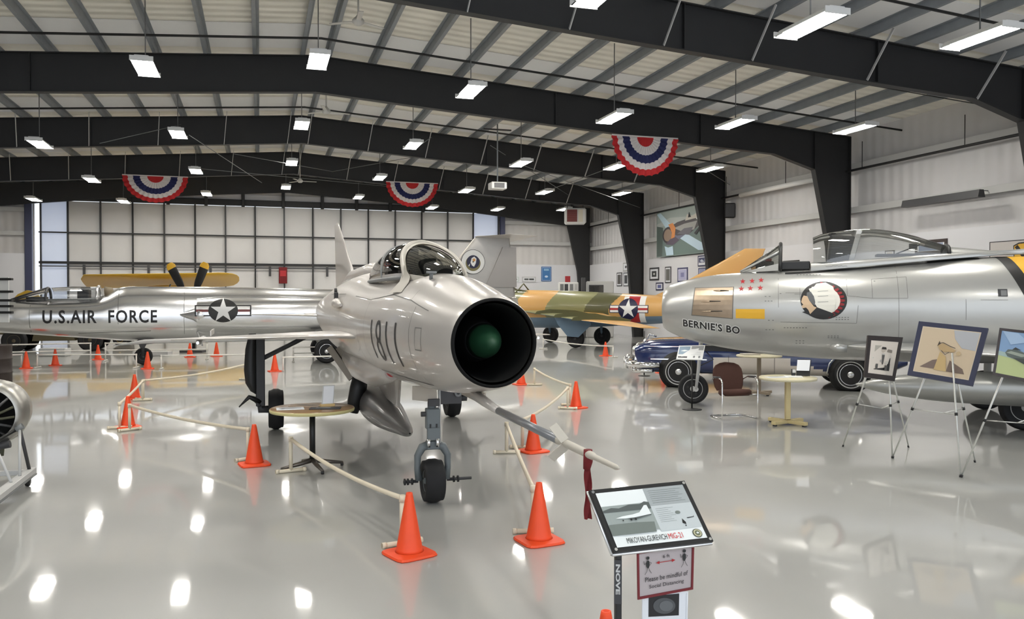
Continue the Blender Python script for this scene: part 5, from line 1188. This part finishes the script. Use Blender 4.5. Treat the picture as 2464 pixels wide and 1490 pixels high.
b.tube([(-.72, 0, 1.0), (-.66, 0, 1.12), (-.5, 0, 1.06)], .02, chrome, 8); b.tube([(-.78, -.55, .93), (-.72, -.55, 1.02)], .03, chrome, 8); b.build('grille', t)
decal('door_seam', [(rect(xx, .34, xx+.008, .70), None, dgrey, 0) for xx in (1.05, 2.0)]+[(rect(-.6, .60, .6, .625), None, chrome, 0), (rect(-.75, .885, .5, .9), None, chrome, 0)], lambda u, v, o: Vector((u, -.962-o, v)), t)

# ================================================================== left edge: engine, drum, rack
t = thing('jet_engine', 'silver jet engine section with dark open end on a stand at left edge', 'engine', (-2.68, 9.65, .75))
b = MB(); b.lathe([(.27, .0), (.33, .02), (.335, .22), (.345, .24), (.345, .30), (.33, .32), (.32, .46), (.28, .5), (.15, .52)], mat('engine_metal', C8(170, 168, 162), .35, .8, noise=.15), 44, ax='y', caps=False); b.build('casing', t)
b = MB(); b.lathe([(.27, .0), (.25, .2), (.001, .22)], duct, 40, ax='y', caps=False)
rs = random.Random(8)
for k in range(16):
    a = 2*pi*k/16; b.tube([(.06*cos(a), -.02, .06*sin(a)), (.16*cos(a+.2), -.05-.05*rs.random(), .16*sin(a+.2)), (.26*cos(a+.3), .0, .26*sin(a+.3))], .014, dgrey if k % 3 else mat('olive_pipe', C8(70, 70, 52), .6), 6)
b.lathe([(.001, -.14), (.07, -.12), (.10, -.02), (.10, .1)], dgrey, 20, ax='y'); b.build('inner_parts', t)
b = MB(); b.tube([(.1, .1, -.33), (.12, .1, -.39), (-.1, .05, -.40)], .05, mat('olive_pipe', C8(70, 70, 52), .6), 8); b.tube([(-.1, .02, -.36), (.22, .0, -.30)], .04, dgrey, 8); b.build('accessory_box', t)
n1, n2 = G(10, 1212), G(90, 1155)
t = thing('engine_stand', 'grey steel trestle stand with castors under the jet engine, left edge', 'stand', (-2.3, 9.15, -.0))
R0 = 0; b = MB()
b.box((.0, -.1, .14), (.09, 1.5, .06), lgrey); b.box((.0, -.1, .10), (.1, 1.5, .02), mgrey); b.box((-.8, -.1, .14), (.09, 1.5, .06), lgrey); b.box((-.4, .55, .14), (.8, .06, .05), lgrey); b.box((-.4, -.6, .14), (.8, .06, .05), lgrey); b.build('base_rail', t)
for (p, q, r, m_) in (((0, .55, .17), (-.06, .45, .62), .018, dgrey), ((0, .2, .17), (-.06, .45, .62), .014, lgrey), ((0, -.1, .17), (-.30, .3, .62), .014, lgrey), ((-.06, .45, .62), (-.75, .2, .2), .018, black), ((-.8, .5, .17), (-.7, .5, .5), .018, lgrey)):
    b = MB(); b.tube([p, q], r, m_, 8); b.tube([Vector(q)-Vector((.03, 0, .02)), Vector(q)+Vector((.03, 0, .02))], r*1.8, mgrey, 8); b.build('strut', t)
for (x_, y_) in ((0, .5), (0, -.7), (-.8, .5), (-.8, -.7)):
    b = MB(); b.lathe([(.001, -.02), (.05, -.02), (.055, 0), (.05, .02), (.001, .02)], black, 18, (x_, y_, .055), 'x'); b.box((x_, y_, .1), (.06, .06, .03), dgrey); b.build('castor', t)
p = G(-8, 932)
t = thing('drum', 'dark brown steel drum at the left edge', 'drum', (p.x, p.y, 0))
b = MB(); dr = mat('drum_brown', C8(48, 38, 34), .5, noise=.2); b.lathe([(.001, 0), (.30, 0), (.305, .02), (.30, .04), (.30, .31), (.312, .325), (.30, .34), (.30, .61), (.312, .625), (.30, .64), (.30, .90), (.306, .915), (.30, .93), (.285, .92), (.001, .92)], dr, 36); b.build('shell', t)
p = AD(0, 712, 22.0)
t = thing('striped_rack', 'upright rack with five black bars at the left edge', 'rack', (p.x, p.y, 0), -YAW)
b = MB(); b.box((-.1, .0, 1.25), (.08, .08, 2.5), lgrey); b.box((.0, .06, 1.9), (.4, .03, 1.2), white); b.build('post', t)
for yy in (672, 702, 723, 737, 752):
    z = 1.95+(717-yy)*22/2000; b = MB(); b.box((.12, 0, z), (.42, .1, .06), black); b.build('bar', t)

# ================================================================== olive truck under the polished jet
ol = mat('olive_drab', C8(86, 78, 54), .6, noise=.12); ow = mat('wheel_olive', C8(92, 82, 66), .7)
tq = AD(35, 851, 29.6)
t = thing('military_vehicle', 'olive drab vehicle with big tyres half hidden under the polished jet', 'truck', (tq.x, tq.y, 0), 0)
for x_ in (0, 2.45):
    for y_ in (0, 1.7): wheel(t, 'wheel', (x_, y_, .42), .42, .28, 'y', .52, ow)
b = MB(); b.box((1.1, .85, .72), (5.2, 1.5, .16), ol); b.prism([(.55, .40), (1.95, .40), (1.75, .8), (.65, .8)], 'y', .0, 1.6, ol); b.box((-.9, .85, 1.0), (1.0, 1.5, .5), ol); b.box((3.0, .85, .9), (1.4, 1.6, .25), ol); b.build('chassis', t)
b = MB(); b.box((-1.6, .85, .62), (.12, 1.8, .2), ol); b.build('bumper', t)
# low white boxes behind the rails
for (px0, px1, yt, yb, dd, lab) in ((100, 165, 838, 862, 27.8, 'small white box on the floor behind the far-left rails'), (325, 410, 845, 872, 28.0, 'long low white box on the floor under the polished jet')):
    a_ = AD(px0, yb, dd); c_ = AD(px1, yb, dd); zt = max(.15, 1.95+(717-yt)*dd/2000)
    o = MB().box((0, 0, zt/2), ((c_-a_).length, .4, zt), lgrey).build('storage_box', None, (((a_+c_)/2).x, ((a_+c_)/2).y, 0), -YAW); tag(o, lab, 'box')
# ================================================================== yellow plane and propellers behind
yel = mat('fabric_yellow', C8(214, 172, 56), .4, coat=.3)
t = thing('light_airplane', 'yellow high-wing light airplane behind the polished jet', 'airplane', (-3.85, 37.6, 0))
b = MB(); airfoil(b, [((-3.1, -.2, 2.72), (-3.1, 1.3, 2.36), (0, 0, .09)), ((-2.9, -.75, 2.88), (-2.9, 1.4, 2.36), (0, 0, .12)), ((2.2, -.75, 3.0), (2.2, 1.4, 2.44), (0, 0, .12)), ((2.5, -.66, 3.0), (2.5, 1.3, 2.46), (0, 0, .11)), ((2.75, -.45, 2.98), (2.75, 1.15, 2.5), (0, 0, .08)), ((2.92, -.1, 2.93), (2.92, .9, 2.6), (0, 0, .05)), ((3.0, .2, 2.85), (3.0, .7, 2.7), (0, 0, .015))], yel); b.build('wing', t)
Yb = Body([(-2.9, 1.9, .9, .42, 1.4), (-2.2, 2.0, .85, .5, 1.4), (-.5, 2.45, .85, .5, 1.4), (1.0, 2.4, .9, .45, 1.4), (3.8, 1.6, 1.1, .1, 1.3)], 'x')
b = MB(); b.grid([[Vector((p_.x, p_.y+.2, p_.z)) for p_ in Yb.ring(-2.9+6.7*i/20, 20)] for i in range(21)], yel, True, True); b.build('fuselage', t)
for s_ in (-1, 1):
    b = MB(); b.tube([(-.3, .2+s_*.4, 1.1), (.4, .2+s_*1.6, 2.5)], .03, black, 6); b.build('wing_strut', t); wheel(t, 'wheel', (-1.6, .2+s_*.8, .28), .28, .14, 'y', .5, yel)
b = MB(); b.tube([(-1.6, -.6, .28), (-1.4, .2, .95), (-1.6, 1.0, .28)], .035, black, 6); b.build('landing_gear', t)
tq = AD(66, 730, 33)
t = thing('airplane_tail', 'rounded yellow tail of another plane left of the polished jet canopy', 'airplane', (tq.x, tq.y, 0), -YAW)
b = MB(); b.prism([(-.75, .3), (-.75, 1.5), (-.6, 1.85), (-.35, 2.1), (.0, 2.25), (.3, 2.2), (.55, 1.95), (.75, 1.6), (1.3, 1.2), (2.4, 1.0), (2.4, .7), (.4, .4)], 'y', -.05, .05, yel); b.build('rudder', t)
b = MB(); b.tube([(0, 0, 1.0), (1.2, 0, 1.05), (2.6, 0, 1.1)], [.12, .25, .35], yel, 14); b.build('fuselage', t)
pq = AD(458, 735, 29.5)
t = thing('propeller', 'black propeller blades with yellow tips standing up behind the polished jet', 'propeller', (pq.x, pq.y, 0), -YAW)
Z0 = 1.75
for (tx, tz, nm) in ((-.74, 3.17, 1), (.56, 3.2, 1), (.1, .4, 0)):
    d = Vector((tx, 0, tz-Z0)); L_ = d.length; d.normalize(); s_ = d.cross(Vector((0, 1, 0))); b = MB(); rows_ = []
    for i in range(15):
        f = i/14; w_ = (.05+.12*min(1, f*2.2)**1.5)*(1 if f < .95 else .55); tw = .6*(1-f); c0_ = Vector((0, 0, Z0))+d*(.12+(L_-.12)*f)
        u_ = s_*cos(tw)+Vector((0, 1, 0))*sin(tw); v_ = d.cross(u_); rows_.append([c0_+u_*w_*cos(2*pi*k/14)+v_*.03*sin(2*pi*k/14) for k in range(14)])
    b.grid(rows_, black, True, True, lambda i, j: yellow if i >= 12 else black); b.cap(rows_[-1], yellow); b.build('blade', t)
b = MB(); b.lathe([(.001, -.3), (.1, -.25), (.16, -.1), (.16, .15), (.001, .15)], dgrey, 24, (0, 0, Z0), 'y'); b.build('hub', t)
b = MB(); b.tube([(0, .3, 0), (0, .3, Z0), (0, .1, Z0)], .06, dgrey, 10); b.box((0, .3, .04), (.8, .6, .08), dgrey); b.build('stand', t)

# ================================================================== bunting fans on the beams
bw = mat('bunting_white', C8(214, 208, 206), .8); bb = mat('bunting_blue', C8(30, 36, 84), .8); br_ = mat('bunting_red', C8(186, 36, 40), .8)
def bunting(px, py, Y, wpx, hpx, label):
    p = AY(px, py, Y); d = p.x*sy+p.y*cy; R_ = wpx/2/(2000/d)/cy; H_ = hpx/(2000/d)
    t = thing('bunting_fan', label, 'bunting', p, 0, 'red white and blue bunting fans'); b = MB(); rows_ = []
    bands = [0, .10, .2, .25, .36, .47, .52, .6, .68, .75, .8, .84, .92, 1.0]
    for f in bands:
        r_ = []
        for k in range(73):
            a = pi+pi*k/72; pl_ = .045*sin(k*pi/2.25)*f; rr = f*(1+.015*cos(k*pi/2.25)); r_.append((R_*rr*cos(a), pl_, H_*rr*sin(a)))
        rows_.append(r_)
    def bm_(i, j):
        f = (bands[i]+bands[i+1])/2
        return br_ if f < .25 or f > .84 else (bw if f < .47 or f > .68 else bb)
    b.grid(rows_, bw, True, False, bm_); b.build('pleated_cloth', t)
    b = MB(); b.box((0, 0, .01), (R_*2, .03, .04), bw); b.build('header_strip', t)
bunting(374, 424, YF[5]-.35, 140, 63, 'red, white and blue bunting fan hanging at left, above the hangar door')
bunting(992, 440, YF[5]-.35, 120, 58, 'red, white and blue bunting fan hanging near the centre, above the dark canopy')
bunting(1553, 330, YF[3]-.3, 166, 93, 'largest red, white and blue bunting fan, hanging at right')
# ================================================================== ceiling things
fanw = mat('fan_white', C8(196, 194, 188), .5)
def fan(px, py, Y, lab, rot, R_=.62):
    p = AY(px, py, Y); t = thing('ceiling_fan', lab, 'ceiling fan', p, 0)
    b = MB(); b.tube([(0, 0, .1), (0, 0, roofz(p.x)-p.z-.02)], .018, fanw, 8); b.build('down_rod', t)
    b = MB(); b.lathe([(.001, -.08), (.07, -.07), (.12, -.02), (.12, .03), (.05, .10), (.02, .14)], fanw, 20); b.build('motor', t)
    for k in range(3):
        a = rot+2*pi*k/3; d = Vector((cos(a), sin(a), 0)); b = MB(); b.beam(d*.1, d*R_, .10, .012, fanw); b.build('blade', t)
fan(862, 52, 17.0, 'white ceiling fan at top, nearest one along the ridge', .5)
fan(785, 268, 24.0, 'white ceiling fan behind the second roof beam near the ridge', .3, .7)
fan(722, 436, 37.0, 'white ceiling fan nearest the hangar door', .1, .7)
p = AY(1197, 448, 28.0)
t = thing('projector', 'grey and white box projector hung from a long pole near the centre', 'projector', p)
b = MB(); b.box((0, 0, 0), (.55, .5, .24), lgrey); b.box((0, -.26, .0), (.36, .03, .16), dgrey); b.build('housing', t)
b = MB(); b.tube([(0, 0, .12), (0, 0, roofz(p.x)-p.z-.02)], .025, galv, 8); b.box((0, 0, roofz(p.x)-p.z-.3), (1.0, .05, .05), dgrey); b.build('pole', t)
p = AY(1384, 521, 38.9)
t = thing('unit_heater', 'white unit heater with a red grille hung by the far right columns', 'heater', p, -.3)
b = MB(); b.box((0, 0, 0), (1.05, .8, .78), white); b.build('cabinet', t); b = MB(); b.box((-.18, -.42, 0), (.5, .03, .6), mat('grille_red', C8(130, 70, 64), .5))
for i in range(7): b.box((-.18, -.44, -.26+i*.087), (.5, .01, .02), darkred)
b.build('grille', t); b = MB(); b.box((.24, -.42, 0), (.22, .03, .62), mat('heater_cream', C8(230, 224, 205), .4)); b.build('access_panel', t)
b = MB(); b.tube([(-.4, 0, .39), (-.4, 0, roofz(p.x)-p.z-.02)], .02, dgrey, 6); b.tube([(.4, 0, .39), (.4, 0, roofz(p.x+.3)-p.z-.08)], .02, dgrey, 6); b.build('hanger', t)
p = AY(1755, 507, 30.0)
t = thing('loudspeaker', 'black loudspeaker mounted beside a steel column', 'speaker', p, -.35)
b = MB(); b.box((0, 0, 0), (.42, .3, .6), black); b.build('cabinet', t); b = MB(); b.box((0, -.155, 0), (.36, .01, .52), dgrey); b.build('grille', t); b = MB(); b.tube([(0, .15, .1), (-.1, .35, .12)], .03, black, 8); b.build('bracket', t)
a_, c_ = AX(2176, 490, 17.9), AX(2362, 467, 17.9)
t = thing('radiant_heater', 'long dark tube heater mounted on the right wall', 'heater', (a_+c_)/2); m_ = (a_+c_)/2; ln = (c_-a_).length/2
b = MB(); b.prism([(-.12, -.10), (.12, -.10), (.07, .10), (-.07, .10)], 'y', -ln, ln, dgrey); b.build('reflector', t); b = MB()
for y_ in (-ln*.8, 0, ln*.8): b.beam((.0, y_, .1), (.68, y_, .12), .03, .02, dgrey)
b.build('bracket', t)
a_, c_ = AX(1782, 468, 18.2), AX(1962, 434, 18.2)
t = thing('wall_tube', 'long pale tube fixture high on the right wall left of the tall column', 'fixture', (a_+c_)/2); ln = (c_-a_).length/2
b = MB(); b.tube([(0, -ln, 0), (0, ln, 0)], .09, white, 12); b.build('tube', t); b = MB()
for y_ in (-ln*.8, ln*.8): b.beam((.0, y_, .0), (.38, y_, .04), .03, .02, dgrey)
b.build('bracket', t)

# ================================================================== pictures on the walls
def wallpic(side, x0, y0, x1, y1, name, label, fm, border, art, inner=None, cat='picture', group=None):
    f_ = (lambda x, y: AX(x, y, WX-.29)) if side == 'r' else (lambda x, y: AY(x, y, YE-.32))
    a0, a1 = f_(x0, y1), f_(x1, y0)
    if side == 'r':
        # straight rectangle on the wall
        zt, zb = AX((x0+x1)/2, y0, WX-.29).z, AX((x0+x1)/2, y1, WX-.29).z
        Ya, Yb_ = AX(x0, (y0+y1)/2, WX-.29).y, AX(x1, (y0+y1)/2, WX-.29).y
        cs = [Vector((WX-.27, Ya, zt)), Vector((WX-.27, Yb_, zt)), Vector((WX-.27, Yb_, zb)), Vector((WX-.27, Ya, zb))]
    else:
        cs = [Vector((a0.x, YE-.30, a1.z)), Vector((a1.x, YE-.30, a1.z)), Vector((a1.x, YE-.30, a0.z)), Vector((a0.x, YE-.30, a0.z))]
    return picture(name, label, cat, cs, border, fm, art, .03, group, inner)
mg, ml = sk(120, 134, 128), sk(150, 170, 168)
# the mural
cs = [AX(1582, 510, 18.25), AX(1684, 488, 18.25), AX(1698, 606, 18.25), AX(1579, 622, 18.25)]
zt, zb = 6.0, 3.95; Ya, Yb_ = AX(1580, 560, 18.25).y, AX(1697, 560, 18.25).y
cs = [Vector((18.25, Ya, zt+.15)), Vector((18.25, Yb_, zt+.15)), Vector((18.25, Yb_, zb)), Vector((18.25, Ya, zb))]
zz = AX(1640, 500, 18.25).z; zl = AX(1640, 614, 18.25).z
for v in cs[:2]: v.z = zz
for v in cs[2:]: v.z = zl
art = [(rect(0, .55, 1, 1), sk(150, 160, 156)), ([(0, 0), (1, 0), (1, .5), (.6, .55), (0, .6)], sk(104, 122, 118)), ([(0, .75), (.3, .85), (.7, .8), (1, .9), (1, .82), (.6, .7), (0, .68)], sk(170, 176, 172)), ([(0, .0), (.12, .0), (.14, .65), (0, .7)], sk(80, 92, 86)),
 ([(.0, .98), (.08, 1), (.34, .66), (.22, .6)], sk(176, 200, 212)), ([(.50, .46), (.62, .46), (1.0, .16), (1.0, .04), (.88, .05), (.5, .36)], sk(184, 206, 222)), ([(.42, .5), (.55, .52), (.62, .42), (.5, .34), (.4, .40)], sk(104, 108, 128)),
 ([(.3, .64), (.45, .72), (.78, .78), (.92, .68), (.9, .58), (.7, .42), (.45, .42), (.34, .5)], sk(74, 70, 72)), ([(.38, .60), (.6, .66), (.86, .68), (.8, .5), (.55, .5)], sk(150, 150, 146)), ([(.45, .46), (.6, .56), (.78, .56), (.7, .40)], sk(100, 98, 106)),
 (circ(.26, .46, .13, 24, .19), sk(56, 50, 50)), (circ(.25, .46, .09, 20, .14), sk(140, 120, 104)), ([(.26, .70), (.36, .72), (.42, .6), (.40, .38), (.32, .34), (.34, .5), (.3, .62)], sk(204, 132, 72)), ([(.3, .36), (.42, .4), (.5, .32), (.36, .22), (.2, .26)], sk(88, 78, 92)),
 ([(.18, .22), (.22, .0), (.38, .0), (.36, .2), (.26, .18)], sk(190, 214, 228)), ([(.62, .72), (.66, .86), (.76, .8), (.9, .86), (.88, .74)], sk(190, 186, 176)), ([(.68, .78), (.7, .9), (.74, .78)], sk(30, 30, 32)), ([(.8, .42), (.96, .62), (.98, .58), (.84, .38)], sk(40, 42, 44)), ([(.86, .8), (1, .66), (1, .6), (.84, .72)], sk(200, 206, 204))]
picture('mural_banner', 'large printed banner of a propeller plane with an orange cowling on the right wall', 'banner', cs, .01, mg, art, .02, None, mg)
d1_, d2_ = sk(50, 52, 54), sk(84, 84, 120)
WP = [('r', 1562, 644, 1584, 675, 'black square framed picture left on the wall below the banner', dgrey, [(rect(.2, .2, .8, .8), sk(60, 62, 62)), (circ(.5, .5, .12, 12), lgrey)]),
 ('r', 1599, 642, 1613, 681, 'tall narrow dark framed picture below the banner', dgrey, [(rect(.1, .1, .9, .9), sk(100, 100, 96))]),
 ('r', 1629, 644, 1653, 679, 'pale violet framed certificate below the banner', d2_, [(rect(.05, .05, .95, .95), sk(176, 176, 206)), (rect(.3, .3, .7, .7), sk(130, 130, 170))]),
 ('r', 1577, 680, 1594, 699, 'small blue framed picture low on the wall below the banner', navy, [(rect(.2, .2, .8, .8), sk(96, 100, 150))]),
 ('r', 1678, 615, 1697, 641, 'dark blue picture of a plane under the right corner of the banner', sk(56, 60, 92), [(rect(.05, .3, .95, .9), sk(70, 76, 110)), ([(.2, .5), (.5, .7), (.9, .4), (.5, .35)], sk(190, 196, 210))]),
 ('r', 1679, 645, 1697, 662, 'pale blue picture under the dark blue picture of a plane', sk(70, 76, 110), [(rect(.05, .05, .95, .95), sk(150, 156, 190))]),
 ('r', 1483, 656, 1495, 689, 'dark framed picture, left one of three behind the camouflaged jet', dgrey, [(rect(.1, .1, .9, .9), sk(84, 80, 78))]),
 ('r', 1499, 656, 1511, 689, 'dark framed picture, right one of three behind the camouflaged jet', sk(90, 92, 96), [(rect(.15, .15, .85, .85), sk(58, 60, 64))]),
 ('r', 1498, 632, 1512, 653, 'pale framed picture, top one of three behind the camouflaged jet', sk(170, 170, 168), [(circ(.5, .5, .2, 12), sk(70, 70, 72))]),
 ('b', 1303, 642, 1327, 677, 'bright blue hanging poster on the far wall', sk(60, 106, 156), [(rect(.02, .02, .98, .98), sk(66, 118, 172)), (circ(.5, .3, .2, 14, .08), sk(200, 216, 230)), (rect(.2, .75, .8, .9), sk(140, 176, 206))]),
 ('b', 1218, 666, 1249, 679, 'left one of the two pale photo strips on the far wall', sk(196, 204, 200), [(rect(.08, .3, .45, .75), sk(110, 116, 112)), (rect(.55, .3, .92, .75), sk(120, 124, 120))]),
 ('b', 1257, 666, 1290, 679, 'right one of the two pale photo strips on the far wall', sk(190, 190, 190), [(rect(.08, .25, .45, .8), sk(90, 92, 90)), (rect(.5, .25, .92, .8), sk(70, 74, 72))]),
 ('r', 2200, 577, 2277, 612, 'dark framed blue picture behind the glass canopy on the right wall', sk(60, 50, 48), [(rect(.05, .05, .95, .95), sk(140, 152, 176))]),
 ('r', 2128, 603, 2150, 616, 'small wood-framed picture seen through the glass canopy', sk(100, 90, 80), [(rect(.1, .1, .9, .9), sk(196, 190, 180))])]
for (s_, x0_, y0_, x1_, y1_, lab, fm, art) in WP: wallpic(s_, x0_, y0_, x1_, y1_, 'wall_picture', lab, fm, .08, art, None)
t, f = wallpic('r', 2379, 578, 2500, 690, 'flag_frame', 'white framed cloth with a yellow shield, black bar and horse head', dgrey, .015, [], sk(196, 190, 186), 'flag')
hs = sk(30, 28, 26)
sh = [([(.49, .93), (.60, .99), (.78, 1.0), (.90, .93), (.91, .7), (.84, .25), (.56, .25), (.50, .6)], None, hs, .001), ([(.51, .91), (.61, .96), (.77, .97), (.88, .91), (.89, .7), (.82, .27), (.58, .27), (.52, .6)], None, yellow, .002), ([(.52, .89), (.58, .94), (.86, .50), (.83, .40)], None, hs, .003), ([(.70, .82), (.76, .90), (.85, .88), (.87, .80), (.82, .82), (.80, .76), (.76, .80)], None, hs, .003)]
decal('shield', [([(.015+.97*x, .02+.93*y) for x, y in v_], None, m_, l_) for v_, _, m_, l_ in sh], f, t)
t, f = wallpic('r', 1882, 627, 1921, 651, 'first_aid_sign', 'black box sign with a white cross behind the open cockpit', black, .02, [(rect(.3, .42, .6, .62), white), (rect(.41, .2, .5, .85), white)], black, 'sign')
# exhibits along the far wall
def stand_box(px0, px1, yt, dd, name, lab, m, art=()):
    a_, c_ = AD(px0, 720, dd), AD(px1, 720, dd); w_ = (c_-a_).length; z = 1.95+(717-yt)*dd/2000; m0 = (a_+c_)/2
    t = thing(name, lab, 'display', (m0.x, m0.y, 0), -YAW); b = MB(); b.box((0, .2, z/2), (w_, .4, z), m); b.build('cabinet', t)
    if art: decal('photo', [(rect(-w_/2+w_*x0, z-h0, -w_/2+w_*x1, z-h1), None, mm, 0) for (x0, x1, h0, h1, mm) in art], lambda u, v, o: Vector((u, -.004-o, v)), t)
    return t
stand_box(1344, 1392, 679, 41.5, 'display_case', 'white display case with small photographs behind the camouflaged jet', white, [(.08, .26, .42, .1, mgrey), (.3, .48, .44, .1, dgrey), (.56, .74, .42, .1, mgrey), (.8, .95, .4, .1, lgrey)])
stand_box(1412, 1477, 677, 41.0, 'display_case', 'pale grey cabinet with a framed opening right of the far column', lgrey, [(.08, .62, .75, .18, dgrey), (.1, .6, .75, .22, cream)])
stand_box(1400, 1409, 668, 40.5, 'post_sign', 'narrow black post beside the pale grey cabinet', dgrey)
a_ = AD(1366, 670, 41.6); o = MB().box((0, 0, 0), (.26, .03, .30), red).build('red_sign', None, (a_.x, a_.y, a_.z), -YAW); tag(o, 'small red sign standing on the white display case', 'sign')
o.location.z = 1.95+(717-679)*41.5/2000+.15
a_ = AY(681, 663, YE-.3); t = thing('red_notice', 'red rectangular box fixed on the hangar door', 'sign', (a_.x, YE-.36, a_.z)); b = MB(); b.box((0, 0, 0), (.42, .16, .85), darkred); b.build('box', t); b = MB(); b.box((0, -.09, .1), (.3, .01, .3), red); b.build('panel', t)
